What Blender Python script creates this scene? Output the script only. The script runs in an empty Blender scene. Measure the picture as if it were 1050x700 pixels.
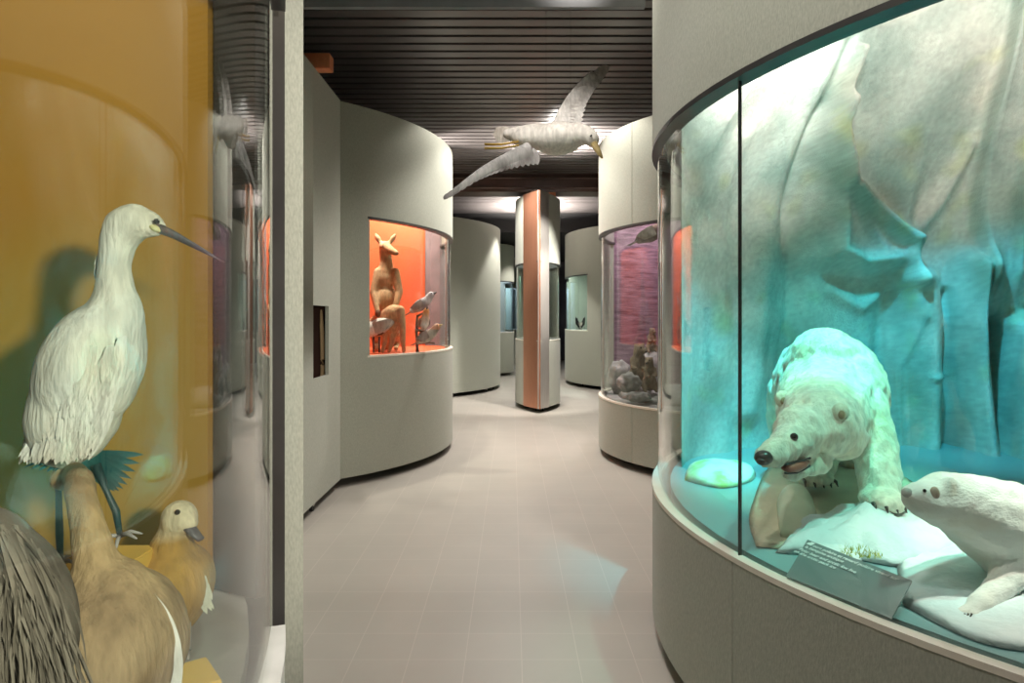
import bpy, bmesh, math, random
from mathutils import Vector, Matrix, Euler, noise
random.seed(7)
SC = bpy.context.scene
COL = SC.collection
H, F, CX, CY = 1.30, 700.0, 525.0, 326.0      # eye height, focal length in px, principal point / horizon
R_ = math.radians

def P(u, v, Y):
    return Vector(((u - CX) * Y / F, Y, H + (CY - v) * Y / F))

def angle_at(C, R, u):
    """angle (deg) of the point where the sight line through column u first meets circle C,R"""
    d = Vector(((u - CX) / F, 1.0)).normalized(); c = Vector(C)
    b = c.dot(d); disc = b * b - c.length_squared + R * R
    t = b - math.sqrt(max(disc, 0.0)); p = d * t - c
    return math.degrees(math.atan2(p.y, p.x))

# ------------------------------------------------------------------ materials
def new_mat(name):
    m = bpy.data.materials.new(name); m.use_nodes = True
    nt = m.node_tree; nt.nodes.clear()
    out = nt.nodes.new('ShaderNodeOutputMaterial')
    return m, nt, out

def mat(name, c1, c2=None, rough=.6, scale=8., detail=6., metal=0., bump=0., bscale=None, attr=None, spec=.5, stretch=None,
        sheen=0., sss=0., lo=.35, hi=.65):
    m, nt, out = new_mat(name)
    N, L = nt.nodes, nt.links
    b = N.new('ShaderNodeBsdfPrincipled'); L.new(b.outputs[0], out.inputs[0])
    b.inputs['Roughness'].default_value = rough; b.inputs['Metallic'].default_value = metal
    b.inputs['Specular IOR Level'].default_value = spec
    if sheen: b.inputs['Sheen Weight'].default_value = sheen
    if sss:
        b.inputs['Subsurface Weight'].default_value = sss; b.inputs['Subsurface Radius'].default_value = (.02, .015, .01)
    tc = N.new('ShaderNodeTexCoord'); mp = N.new('ShaderNodeMapping'); L.new(tc.outputs['Object'], mp.inputs[0])
    if stretch: mp.inputs['Scale'].default_value = stretch
    nz = N.new('ShaderNodeTexNoise'); nz.inputs['Scale'].default_value = scale; nz.inputs['Detail'].default_value = detail
    L.new(mp.outputs[0], nz.inputs['Vector'])
    rp = N.new('ShaderNodeValToRGB'); L.new(nz.outputs['Fac'], rp.inputs[0])
    c2 = c2 or tuple(x * .82 for x in c1)
    e = rp.color_ramp.elements; e[0].position = lo; e[1].position = hi
    if attr:
        e[0].color = (.72, .72, .72, 1); e[1].color = (1, 1, 1, 1)
        at = N.new('ShaderNodeAttribute'); at.attribute_name = attr
        mx = N.new('ShaderNodeMix'); mx.data_type = 'RGBA'; mx.blend_type = 'MULTIPLY'; mx.inputs[0].default_value = 1
        L.new(at.outputs['Color'], mx.inputs[6]); L.new(rp.outputs[0], mx.inputs[7]); L.new(mx.outputs[2], b.inputs['Base Color'])
    else:
        e[0].color = (*c2, 1); e[1].color = (*c1, 1)
        L.new(rp.outputs[0], b.inputs['Base Color'])
    if bump:
        nb = N.new('ShaderNodeTexNoise'); nb.inputs['Scale'].default_value = bscale or scale * 4; nb.inputs['Detail'].default_value = 8
        L.new(mp.outputs[0], nb.inputs['Vector'])
        bp = N.new('ShaderNodeBump'); bp.inputs['Strength'].default_value = bump; bp.inputs['Distance'].default_value = .01
        L.new(nb.outputs['Fac'], bp.inputs['Height']); L.new(bp.outputs[0], b.inputs['Normal'])
    return m

def fabric_mat():
    m, nt, out = new_mat('sage_felt'); N, L = nt.nodes, nt.links
    b = N.new('ShaderNodeBsdfPrincipled'); L.new(b.outputs[0], out.inputs[0])
    b.inputs['Roughness'].default_value = .92; b.inputs['Specular IOR Level'].default_value = .15
    b.inputs['Sheen Weight'].default_value = .15
    tc = N.new('ShaderNodeTexCoord')
    n1 = N.new('ShaderNodeTexNoise'); n1.inputs['Scale'].default_value = 210; n1.inputs['Detail'].default_value = 5
    mp = N.new('ShaderNodeMapping'); mp.inputs['Scale'].default_value = (1, 1, .35); L.new(tc.outputs['Object'], mp.inputs[0])
    L.new(mp.outputs[0], n1.inputs['Vector'])
    r = N.new('ShaderNodeValToRGB'); L.new(n1.outputs['Fac'], r.inputs[0])
    r.color_ramp.elements[0].position = .3; r.color_ramp.elements[1].position = .7
    r.color_ramp.elements[0].color = (.37, .38, .32, 1); r.color_ramp.elements[1].color = (.475, .485, .41, 1)
    L.new(r.outputs[0], b.inputs['Base Color'])
    bp = N.new('ShaderNodeBump'); bp.inputs['Strength'].default_value = .25; bp.inputs['Distance'].default_value = .004
    L.new(n1.outputs['Fac'], bp.inputs['Height']); L.new(bp.outputs[0], b.inputs['Normal'])
    return m

def glass_mat(name, tint=(.95, .985, .97), boost=1.0):
    """clear pane: straight-through light plus mirror reflection that grows towards grazing view (Schlick)"""
    m, nt, out = new_mat(name); N, L = nt.nodes, nt.links
    tr = N.new('ShaderNodeBsdfTransparent'); tr.inputs[0].default_value = (*tint, 1)
    gl = N.new('ShaderNodeBsdfGlossy'); gl.inputs['Roughness'].default_value = .012; gl.inputs[0].default_value = (1, 1, 1, 1)
    geo = N.new('ShaderNodeNewGeometry')
    dt = N.new('ShaderNodeVectorMath'); dt.operation = 'DOT_PRODUCT'
    L.new(geo.outputs['Normal'], dt.inputs[0]); L.new(geo.outputs['Incoming'], dt.inputs[1])
    def mth(op, a, bval=None, bl=None):
        n = N.new('ShaderNodeMath'); n.operation = op; n.use_clamp = True
        L.new(a, n.inputs[0])
        if bl is not None: L.new(bl, n.inputs[1])
        elif bval is not None: n.inputs[1].default_value = bval
        return n.outputs[0]
    ab = mth('ABSOLUTE', dt.outputs['Value'])
    inv = N.new('ShaderNodeMath'); inv.operation = 'SUBTRACT'; inv.inputs[0].default_value = 1; L.new(ab, inv.inputs[1])
    p = mth('POWER', inv.outputs[0], 5.0)
    q = mth('MULTIPLY', p, .955); q = mth('ADD', q, .045 * boost)
    mx = N.new('ShaderNodeMixShader'); L.new(q, mx.inputs[0]); L.new(tr.outputs[0], mx.inputs[1]); L.new(gl.outputs[0], mx.inputs[2])
    L.new(mx.outputs[0], out.inputs[0])
    return m

def floor_mat():
    m, nt, out = new_mat('vinyl_tiles'); N, L = nt.nodes, nt.links
    b = N.new('ShaderNodeBsdfPrincipled'); L.new(b.outputs[0], out.inputs[0])
    b.inputs['Roughness'].default_value = .42; b.inputs['Specular IOR Level'].default_value = .35
    tc = N.new('ShaderNodeTexCoord'); mp = N.new('ShaderNodeMapping'); L.new(tc.outputs['Object'], mp.inputs[0])
    mp.inputs['Location'].default_value = (.608 + .215 * 40, -2.60 + .215 * 40, 0)
    br = N.new('ShaderNodeTexBrick'); br.offset = 0; br.squash = 1
    br.inputs['Scale'].default_value = 1; br.inputs['Brick Width'].default_value = .215; br.inputs['Row Height'].default_value = .215
    br.inputs['Mortar Size'].default_value = .0022; br.inputs['Mortar Smooth'].default_value = .3; br.inputs['Bias'].default_value = 0
    br.inputs['Color1'].default_value = (.488, .455, .408, 1); br.inputs['Color2'].default_value = (.502, .466, .418, 1)
    br.inputs['Mortar'].default_value = (.58, .53, .48, 1)
    L.new(mp.outputs[0], br.inputs['Vector'])
    n = N.new('ShaderNodeTexNoise'); n.inputs['Scale'].default_value = 3; n.inputs['Detail'].default_value = 8; L.new(mp.outputs[0], n.inputs['Vector'])
    r = N.new('ShaderNodeValToRGB'); r.color_ramp.elements[0].color = (.88, .88, .88, 1); r.color_ramp.elements[1].color = (1.06, 1.05, 1.04, 1)
    L.new(n.outputs['Fac'], r.inputs[0])
    mx = N.new('ShaderNodeMix'); mx.data_type = 'RGBA'; mx.blend_type = 'MULTIPLY'; mx.inputs[0].default_value = 1
    L.new(br.outputs['Color'], mx.inputs[6]); L.new(r.outputs[0], mx.inputs[7]); L.new(mx.outputs[2], b.inputs['Base Color'])
    return m

def stripe_mat(name, c1, c2, scale, axis_scale, rough=.8):
    m, nt, out = new_mat(name); N, L = nt.nodes, nt.links
    b = N.new('ShaderNodeBsdfPrincipled'); L.new(b.outputs[0], out.inputs[0]); b.inputs['Roughness'].default_value = rough
    tc = N.new('ShaderNodeTexCoord'); mp = N.new('ShaderNodeMapping'); mp.inputs['Scale'].default_value = axis_scale
    L.new(tc.outputs['Object'], mp.inputs[0])
    n = N.new('ShaderNodeTexNoise'); n.inputs['Scale'].default_value = scale; n.inputs['Detail'].default_value = 10; n.inputs['Roughness'].default_value = .65
    L.new(mp.outputs[0], n.inputs['Vector'])
    r = N.new('ShaderNodeValToRGB'); e = r.color_ramp.elements
    e[0].position = .34; e[1].position = .62; e[0].color = (*c2, 1); e[1].color = (*c1, 1)
    L.new(n.outputs['Fac'], r.inputs[0]); L.new(r.outputs[0], b.inputs['Base Color'])
    bp = N.new('ShaderNodeBump'); bp.inputs['Strength'].default_value = .6; bp.inputs['Distance'].default_value = .02
    L.new(n.outputs['Fac'], bp.inputs['Height']); L.new(bp.outputs[0], b.inputs['Normal'])
    return m

def cave_mat():
    """painted icy fabric: off-white with teal, grey-brown and yellow-green washes"""
    m, nt, out = new_mat('painted_ice_fabric'); N, L = nt.nodes, nt.links
    b = N.new('ShaderNodeBsdfPrincipled'); L.new(b.outputs[0], out.inputs[0]); b.inputs['Roughness'].default_value = .85
    b.inputs['Specular IOR Level'].default_value = .2
    at = N.new('ShaderNodeAttribute'); at.attribute_name = 'Col'
    tc = N.new('ShaderNodeTexCoord')
    n = N.new('ShaderNodeTexNoise'); n.inputs['Scale'].default_value = 3.2; n.inputs['Detail'].default_value = 7; L.new(tc.outputs['Object'], n.inputs['Vector'])
    r = N.new('ShaderNodeValToRGB'); e = r.color_ramp.elements
    e[0].position = .36; e[0].color = (.62, .68, .66, 1); e[1].position = .62; e[1].color = (1.0, .98, .95, 1)
    L.new(n.outputs['Fac'], r.inputs[0])
    mx = N.new('ShaderNodeMix'); mx.data_type = 'RGBA'; mx.blend_type = 'MULTIPLY'; mx.inputs[0].default_value = 1
    L.new(at.outputs['Color'], mx.inputs[6]); L.new(r.outputs[0], mx.inputs[7]); L.new(mx.outputs[2], b.inputs['Base Color'])
    n2 = N.new('ShaderNodeTexNoise'); n2.inputs['Scale'].default_value = 90; n2.inputs['Detail'].default_value = 4; L.new(tc.outputs['Object'], n2.inputs['Vector'])
    bp = N.new('ShaderNodeBump'); bp.inputs['Strength'].default_value = .35; bp.inputs['Distance'].default_value = .012
    L.new(n2.outputs['Fac'], bp.inputs['Height']); L.new(bp.outputs[0], b.inputs['Normal'])
    return m

M = {}
M['felt'] = fabric_mat()
M['glass'] = glass_mat('clear_glass')
M['floor'] = floor_mat()
M['slat'] = mat('dark_bronze_slat', (.12, .105, .102), (.104, .091, .088), rough=.38, scale=3, metal=.0, spec=.6)
M['black'] = mat('matt_black', (.012, .011, .011), rough=.9)
M['wall'] = mat('dim_plaster', (.16, .14, .155), rough=.9, scale=2)
M['cream'] = mat('cream_edge', (.86, .80, .70), (.82, .75, .64), rough=.45)
M['white'] = mat('white_edge', (.80, .80, .78), rough=.4)
M['darkmetal'] = mat('dark_metal', (.085, .08, .08), rough=.35, metal=.5)
M['steel'] = mat('brushed_steel', (.62, .58, .54), (.54, .50, .46), rough=.42, metal=.65, scale=6, stretch=(30, 30, 1))
M['copper'] = mat('copper_sheet', (.60, .28, .17), (.54, .245, .15), rough=.36, metal=.75, scale=5, stretch=(20, 20, 1))
M['copperbox'] = mat('copper_box', (.80, .28, .13), (.72, .24, .10), rough=.5, scale=30)
M['brownbeam'] = mat('brown_beam', (.10, .055, .042), (.07, .04, .03), rough=.35)
M['greybar'] = mat('grey_paint', (.26, .26, .27), rough=.8)
M['rubber'] = mat('castor_rubber', (.02, .02, .02), rough=.6)
M['ochre'] = mat('ochre_paint', (.60, .315, .055), (.54, .275, .042), rough=.75, scale=1.6)
M['orange'] = mat('orange_paint', (.72, .135, .045), (.66, .115, .035), rough=.7, scale=1.5)
M['mauve'] = stripe_mat('mauve_rock', (.36, .23, .29), (.13, .075, .105), 4.0, (1.2, 1.2, 7))
M['darkboard'] = mat('dark_grey_board', (.07, .067, .065), rough=.9)
M['reflectboard'] = mat('mauve_reflection_board', (.24, .19, .21), rough=.8)
M['mint'] = mat('mint_paint', (.52, .72, .62), rough=.8)
M['bluewhite'] = mat('pale_blue_paint', (.55, .65, .85), rough=.8)
M['caseroof'] = mat('grey_board', (.30, .29, .27), rough=.9)
M['casefloor'] = mat('grey_board_floor', (.42, .40, .36), rough=.7)
M['cave'] = cave_mat()
M['icefloor'] = mat('glossy_teal_board', (.27, .44, .45), (.20, .36, .38), rough=.3, scale=2.2, spec=.5)
M['ice'] = mat('white_snow', (.80, .84, .84), (.62, .74, .76), rough=.7, scale=5, bump=.5, bscale=40)
M['sand'] = mat('tan_ground', (.74, .63, .47), (.62, .52, .38), rough=.9, scale=6, bump=.5, bscale=60)
M['iceg'] = mat('green_stained_ice', (.78, .86, .74), (.48, .66, .22), rough=.6, scale=7, bump=.3, bscale=30, lo=.36, hi=.5)
M['grass'] = mat('yellow_green_grass', (.52, .50, .08), (.30, .36, .06), rough=.8)
M['plate'] = mat('grey_acrylic', (.17, .215, .22), (.15, .195, .20), rough=.3)
M['palerock'] = mat('pale_tan_rock', (.86, .81, .66), (.70, .68, .52), rough=.8, scale=6, bump=.4, bscale=30)
M['ink'] = mat('white_ink', (.92, .93, .93), rough=.5)
M['coat'] = mat('animal_coat', (.8, .8, .8), rough=.85, scale=60, attr='Col', bump=.6, bscale=130, stretch=(1, 1, .4), spec=.2)
M['feather'] = mat('plumage', (.8, .8, .8), rough=.8, scale=35, attr='Col', bump=.5, bscale=70, stretch=(1.6, 1.6, .35), spec=.2)
M['bearfur'] = mat('cream_fur', (.9, .9, .9), rough=.85, scale=26, attr='Col', bump=.9, bscale=60, spec=.15, sheen=.3, stretch=(1.3, 1.3, .5))
M['foxfur'] = mat('white_fur', (.92, .89, .84), (.84, .77, .66), rough=.85, scale=7, bump=.3, bscale=120, spec=.15, sheen=.3, stretch=(.7, 1.3, 1.3), lo=.3, hi=.5)
M['claw'] = mat('dark_claw', (.055, .04, .03), rough=.4)
M['nose'] = mat('black_nose', (.03, .027, .03), rough=.3)
M['mouth'] = mat('red_mouth', (.42, .13, .09), (.30, .08, .06), rough=.4, scale=40)
M['eye'] = mat('glass_eye', (.012, .010, .010), rough=.05, spec=.8)
M['billdark'] = mat('dark_bill', (.075, .078, .085), (.05, .05, .055), rough=.4, scale=20)
M['teal'] = mat('dark_teal_feather', (.016, .095, .09), (.008, .045, .046), rough=.5, scale=30)
M['legteal'] = mat('dark_teal_leg', (.016, .045, .046), rough=.5, scale=60)
M['legpale'] = mat('grey_leg', (.34, .32, .29), rough=.6)
M['legyellow'] = mat('yellow_leg', (.52, .34, .07), rough=.6)
M['billyellow'] = mat('yellow_bill', (.60, .45, .20), rough=.5)
M['yellow'] = mat('yellow_block', (.72, .47, .10), (.66, .42, .08), rough=.7, scale=6)
M['plume'] = mat('grey_brown_plume', (.20, .165, .125), (.09, .073, .058), rough=.8, scale=16, stretch=(1, 1, .12))
M['rock'] = mat('grey_rock', (.40, .37, .36), (.25, .23, .23), rough=.9, scale=9, bump=.8, bscale=30)
M['wood'] = mat('bark', (.22, .14, .09), (.12, .07, .05), rough=.9, scale=20)
M['paleplank'] = mat('pale_wood', (.62, .44, .24), rough=.7, scale=10, stretch=(6, 6, 1))
M['darkbrown'] = mat('dark_brown_board', (.055, .022, .014), rough=.9)
M['deepgreen'] = mat('deep_green_board', (.06, .085, .06), rough=.9)

# ------------------------------------------------------------------ object helpers
ORG = {}
def org(o): return ORG.get(o, Vector((0, 0, 0)))

def thing(name, label, cat, loc, group=None):
    o = bpy.data.objects.new(name, None); COL.objects.link(o)
    o.empty_display_size = .05
    o.location = loc; ORG[o] = Vector(loc)
    o['label'] = label; o['category'] = cat
    if group: o['group'] = group
    return o

def tag(o, label, cat, group=None, kind=None):
    o['label'] = label; o['category'] = cat
    if group: o['group'] = group
    if kind: o['kind'] = kind
    return o

def finish(name, me, m, parent=None, smooth=40, origin=None):
    o = bpy.data.objects.new(name, me); COL.objects.link(o)
    off = org(parent) if parent else (Vector(origin) if origin is not None else Vector((0, 0, 0)))
    if off.length > 0: me.transform(Matrix.Translation(-off))
    if parent: o.parent = parent; ORG[o] = off
    elif origin is not None: o.location = off; ORG[o] = off
    for mm in (m if isinstance(m, (list, tuple)) else [m]): me.materials.append(mm)
    if smooth is not None and len(me.polygons):
        me.polygons.foreach_set('use_smooth', [True] * len(me.polygons))
        if smooth < 180: me.set_sharp_from_angle(angle=R_(smooth))
    me.update()
    return o

def obj(name, bm, m, parent=None, smooth=40, origin=None, recalc=True):
    if recalc: bmesh.ops.recalc_face_normals(bm, faces=bm.faces)
    me = bpy.data.meshes.new(name); bm.to_mesh(me); bm.free()
    return finish(name, me, m, parent, smooth, origin)

def struct(name, bm, m, smooth=40):
    o = obj(name, bm, m, None, smooth); o['kind'] = 'structure'; return o

def BM(): return bmesh.new()

def box(bm, x0, x1, y0, y1, z0, z1, mtx=None):
    vs = [bm.verts.new((x, y, z)) for x in (x0, x1) for y in (y0, y1) for z in (z0, z1)]
    if mtx:
        for v in vs: v.co = mtx @ v.co
    for f in ((0, 1, 3, 2), (4, 6, 7, 5), (0, 4, 5, 1), (2, 3, 7, 6), (0, 2, 6, 4), (1, 5, 7, 3)):
        bm.faces.new([vs[i] for i in f])
    return bm

def slab(bm, pts, z0, z1):
    lo = [bm.verts.new((p[0], p[1], z0)) for p in pts]; hi = [bm.verts.new((p[0], p[1], z1)) for p in pts]
    n = len(pts); bm.faces.new(hi); bm.faces.new(lo[::-1])
    for i in range(n): bm.faces.new((lo[i], lo[(i + 1) % n], hi[(i + 1) % n], hi[i]))
    return bm

def tube(bm, pts, radii, seg=10, flat=1.0):
    pts = [Vector(p) for p in pts]; n = len(pts); rings = []
    up = Vector((0, 0, 1))
    for i, p in enumerate(pts):
        t = (pts[min(i + 1, n - 1)] - pts[max(i - 1, 0)]).normalized()
        a = t.cross(up)
        if a.length < 1e-3: a = t.cross(Vector((0, 1, 0)))
        a.normalize(); b = a.cross(t).normalized()
        r = radii[i] if isinstance(radii, (list, tuple)) else radii
        rings.append([bm.verts.new(p + a * r * math.cos(2 * math.pi * k / seg) + b * r * flat * math.sin(2 * math.pi * k / seg)) for k in range(seg)])
    for i in range(n - 1):
        for k in range(seg):
            bm.faces.new((rings[i][k], rings[i][(k + 1) % seg], rings[i + 1][(k + 1) % seg], rings[i + 1][k]))
    bm.faces.new(rings[0][::-1]); bm.faces.new(rings[-1])
    return bm

def ball(bm, c, r, sub=3, rot=None):
    r = r if hasattr(r, '__len__') else (r, r, r)
    mt = Matrix.Translation(Vector(c)) @ (Euler([R_(a) for a in rot]).to_matrix().to_4x4() if rot else Matrix.Identity(4)) @ Matrix.Diagonal((*r, 1))
    bmesh.ops.create_icosphere(bm, subdivisions=sub, radius=1, matrix=mt)
    return bm

def catmull(pts, n=6):
    pts = [Vector(p) for p in pts]; out = []
    for i in range(len(pts) - 1):
        p0 = pts[max(i - 1, 0)]; p1 = pts[i]; p2 = pts[i + 1]; p3 = pts[min(i + 2, len(pts) - 1)]
        for k in range(n):
            t = k / n
            out.append(.5 * ((2 * p1) + (p2 - p0) * t + (2 * p0 - 5 * p1 + 4 * p2 - p3) * t * t + (3 * p1 - p0 - 3 * p2 + p3) * t ** 3))
    out.append(pts[-1]); return out

def capsule(bm, p0, r0, p1, r1, sub=2):
    """convex hull of two spheres"""
    t = BM(); ball(t, p0, r0, sub); ball(t, p1, r1, sub)
    bmesh.ops.convex_hull(t, input=t.verts[:], use_existing_faces=False)
    me = bpy.data.meshes.new('t'); 
    loose = [v for v in t.verts if not v.link_faces]
    bmesh.ops.delete(t, geom=loose, context='VERTS')
    # drop faces of the spheres that ended up inside the hull
    t2 = BM(); ball(t2, p0, r0, sub); ball(t2, p1, r1, sub)
    co = [v.co.copy() for v in t2.verts]; t2.free(); t.free()
    t3 = BM(); vs = [t3.verts.new(c) for c in co]
    res = bmesh.ops.convex_hull(t3, input=vs)
    dead = list({g for g in res['geom_interior'] if isinstance(g, bmesh.types.BMVert)} | {v for v in t3.verts if not v.link_faces})
    bmesh.ops.delete(t3, geom=dead, context='VERTS')
    bmesh.ops.recalc_face_normals(t3, faces=t3.faces)
    t3.to_mesh(me); t3.free(); bm.from_mesh(me); bpy.data.meshes.remove(me)
    return bm

def chain(prims, pts, radii):
    for i in range(len(pts) - 1): prims.append(('cap', pts[i], radii[i], pts[i + 1], radii[i + 1]))

def blob(name, prims, voxel, m, parent, smooth=6, col=None, rough=0.0, rscale=20.):
    """one continuous organic skin around capsules and ellipsoids"""
    bm = BM()
    for p in prims:
        if p[0] == 'cap': capsule(bm, p[1], p[2], p[3], p[4])
        else: ball(bm, p[1], p[2], 3, p[3] if len(p) > 3 else None)
    bmesh.ops.recalc_face_normals(bm, faces=bm.faces)
    me = bpy.data.meshes.new(name + '_tmp'); bm.to_mesh(me); bm.free()
    t = bpy.data.objects.new('tmp', me); COL.objects.link(t)
    r = t.modifiers.new('r', 'REMESH'); r.mode = 'VOXEL'; r.voxel_size = voxel
    s = t.modifiers.new('s', 'SMOOTH'); s.factor = .5; s.iterations = smooth
    dg = bpy.context.evaluated_depsgraph_get(); dg.update()
    me2 = bpy.data.meshes.new_from_object(t.evaluated_get(dg), depsgraph=dg)
    bpy.data.objects.remove(t); bpy.data.meshes.remove(me); me2.name = name
    me2.materials.clear()
    if rough:
        for v in me2.vertices:
            v.co += v.normal * rough * noise.noise(v.co * rscale)
    if col:
        a = me2.color_attributes.new('Col', 'FLOAT_COLOR', 'POINT')
        for i, v in enumerate(me2.vertices): a.data[i].color = (*col(v.co), 1)
    return finish(name, me2, m, parent, 180)

def setcol(o, fn):
    me = o.data; a = me.color_attributes.new('Col', 'FLOAT_COLOR', 'POINT'); off = org(o)
    for i, v in enumerate(me.vertices): a.data[i].color = (*fn(v.co + off), 1)

from mathutils.bvhtree import BVHTree
def on_skin(o, u, v, lift=0.):
    """where the sight line through pixel u,v meets the skin of o"""
    me = o.data; off = org(o); t = BVHTree.FromPolygons([x.co + off for x in me.vertices], [tuple(p.vertices) for p in me.polygons])
    d = Vector(((u - CX) / F, 1.0, (CY - v) / F)).normalized()
    hit = t.ray_cast(Vector((0, 0, H)), d)
    if hit[0] is None:
        near = t.find_nearest(P(u, v, o.parent.location.y)); return near[0] + near[1] * lift
    return hit[0] + hit[1] * lift

def lerp3(a, b, t):
    t = max(0., min(1., t)); return tuple(x + (y - x) * t for x, y in zip(a, b))

def fur(o, count, length, seed, direction=(0, 0, 0), rad=.0006, child=8):
    md = o.modifiers.new('fur', 'PARTICLE_SYSTEM'); ps = o.particle_systems[-1]; s = ps.settings
    ps.seed = seed
    s.type = 'HAIR'; s.count = count; s.hair_step = 3; s.hair_length = length
    s.child_type = 'INTERPOLATED'; s.rendered_child_count = child; s.child_percent = 1
    s.clump_factor = .3; s.roughness_2 = .003; s.roughness_endpoint = .004
    s.render_step = 3; s.display_step = 2
    s.root_radius = rad; s.tip_radius = rad * .3; s.radius_scale = 1
    s.material = 1
    return s

# ------------------------------------------------------------------ display-case shells
def ring(bm, C, R, th, zs, win=None, seams=(), a0=0., a1=360., step=2.5, groove=.006):
    """solid curved wall; zs = levels; win=(wa0,wa1) leaves the middle level open between these angles"""
    full = a1 - a0 >= 359.9
    A = set(); n = max(2, int(round((a1 - a0) / step)))
    for i in range(n + (0 if full else 1)): A.add(round(a0 + (a1 - a0) * i / n, 4))
    norm = lambda a: round((a - a0) % 360 + a0, 4)
    if win:
        for w in win: A.add(norm(w))
    gro = set()
    for s in seams:
        s = norm(s)
        A -= {x for x in A if abs(x - s) < .6}
        d = math.degrees(.003 / R)
        A |= {round(s - d, 4), s, round(s + d, 4)}; gro.add(s)
    A = sorted(A); na = len(A); nz = len(zs); vs = {}
    def V(i, j, inner):
        i %= na; k = (i, j, inner)
        if k not in vs:
            r = R - th if inner else (R - groove if A[i] in gro else R)
            a = R_(A[i]); vs[k] = bm.verts.new((C[0] + r * math.cos(a), C[1] + r * math.sin(a), zs[j]))
        return vs[k]
    ncell = na if full else na - 1
    def has(i, j):
        if j < 0 or j >= nz - 1: return False
        if not full and (i < 0 or i >= ncell): return False
        i %= na
        if win and len(zs) == 4 and j == 1:
            am = (A[i] + (A[(i + 1) % na] if i + 1 < na else A[0] + 360)) / 2
            w0 = norm(win[0]); w1 = w0 + (win[1] - win[0])
            if w0 < am < w1 or w0 < am + 360 < w1: return False
        return True
    for i in range(ncell):
        for j in range(nz - 1):
            if not has(i, j): continue
            bm.faces.new((V(i, j, 0), V(i + 1, j, 0), V(i + 1, j + 1, 0), V(i, j + 1, 0)))
            bm.faces.new((V(i, j, 1), V(i, j + 1, 1), V(i + 1, j + 1, 1), V(i + 1, j, 1)))
            if not has(i, j - 1): bm.faces.new((V(i, j, 0), V(i, j, 1), V(i + 1, j, 1), V(i + 1, j, 0)))
            if not has(i, j + 1): bm.faces.new((V(i, j + 1, 0), V(i + 1, j + 1, 0), V(i + 1, j + 1, 1), V(i, j + 1, 1)))
            if not has(i - 1, j): bm.faces.new((V(i, j, 0), V(i, j + 1, 0), V(i, j + 1, 1), V(i, j, 1)))
            if not has(i + 1, j): bm.faces.new((V(i + 1, j, 0), V(i + 1, j, 1), V(i + 1, j + 1, 1), V(i + 1, j + 1, 0)))
    return bm

def circ(C, R, n=72, a0=0, a1=360):
    full = a1 - a0 >= 360
    return [(C[0] + R * math.cos(R_(a0 + (a1 - a0) * i / n)), C[1] + R * math.sin(R_(a0 + (a1 - a0) * i / n))) for i in range(n + (0 if full else 1))]

def castor(parent, x, y):
    bm = BM(); t = Matrix.Translation((x, y, .026)) @ Matrix.Rotation(R_(90), 4, 'Y')
    bmesh.ops.create_cone(bm, cap_ends=True, segments=20, radius1=.026, radius2=.026, depth=.022, matrix=t)
    w = obj('castor', bm, M['rubber'], parent)
    bm = BM(); box(bm, x - .017, x + .017, y - .012, y + .012, .036, .07); obj('fork', bm, M['steel'], w)
    return w

ZB, ZT = .07, 2.96
def case_shell(C, R, w0, w1, wa, label, seams_lo=(), seams_hi=(), joint=None, fl=None, one=False, glass_in=.022, a0=0., a1=360., roof=True, rim='cream', wheels=()):
    root = thing('display_case', label, 'display case', (C[0], C[1], 0))
    th = .04
    if one:
        obj('shell', ring(BM(), C, R, th, [ZB, w0, w1, ZT], wa, seams_lo, a0, a1), M['felt'], root, 30)
    else:
        obj('lower_panel', ring(BM(), C, R, th, [ZB, w0], None, seams_lo, a0, a1), M['felt'], root, 30)
        obj('upper_panel', ring(BM(), C, R, th, [w1, ZT], None, seams_hi, a0, a1), M['felt'], root, 30)
        if wa[1] < a1 - 2 and a1 - a0 < 359: obj('rear_panel', ring(BM(), C, R, th, [w0, w1], None, (), wa[1], a1), M['felt'], root, 30)
        b0 = wa[1] if a1 - a0 >= 359 else a0
        b1 = wa[0] + 360 if a1 - a0 >= 359 else wa[0]
        if b1 - b0 > .5: obj('rear_panel', ring(BM(), C, R, th, [w0, w1], None, (), b0, b1), M['felt'], root, 30)
    rg = R - glass_in
    cuts = [wa[0]] + ([joint] if joint is not None else []) + [wa[1]]
    gap = math.degrees(.0022 / R)
    for i in range(len(cuts) - 1):
        g0 = cuts[i] + (gap if i > 0 else 0); g1 = cuts[i + 1] - (gap if i < len(cuts) - 2 else 0)
        obj('glass_pane', ring(BM(), C, rg, .008, [w0 + .0015, w1 - .0015], None, (), g0, g1, step=1.2), M['glass'], root, 30)
    if joint is not None:
        obj('glass_joint', ring(BM(), C, rg + .001, .01, [w0 + .001, w1 - .001], None, (), joint - gap, joint + gap), M['darkmetal'], root, 30)
    obj('lower_rim', ring(BM(), C, R + .002, .034, [w0 - .012, w0 + .004], None, (), wa[0] - .5, wa[1] + .5), M[rim], root, 30)
    obj('upper_rim', ring(BM(), C, R + .002, .062, [w1 - .004, w1 + .014], None, (), wa[0] - .5, wa[1] + .5), M['darkmetal'], root, 30)
    if roof:
        obj('roof_board', slab(BM(), circ(C, R - .045), ZT - .10, ZT - .06), M['caseroof'], root)
    obj('bottom_board', slab(BM(), circ(C, R - .045), ZB + .01, ZB + .04), M['black'], root)
    for (x, y) in wheels: castor(root, x, y)
    return root

# ------------------------------------------------------------------ lights
def area(loc, target, size, power, color, shape='DISK', spread=180):
    l = bpy.data.lights.new('lamp', 'AREA'); l.shape = shape; l.size = size; l.energy = power; l.color = color; l.spread = R_(spread)
    o = bpy.data.objects.new('lamp', l); COL.objects.link(o); o.location = loc
    o.rotation_euler = (Vector(target) - Vector(loc)).to_track_quat('-Z', 'Y').to_euler(); return o

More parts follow.
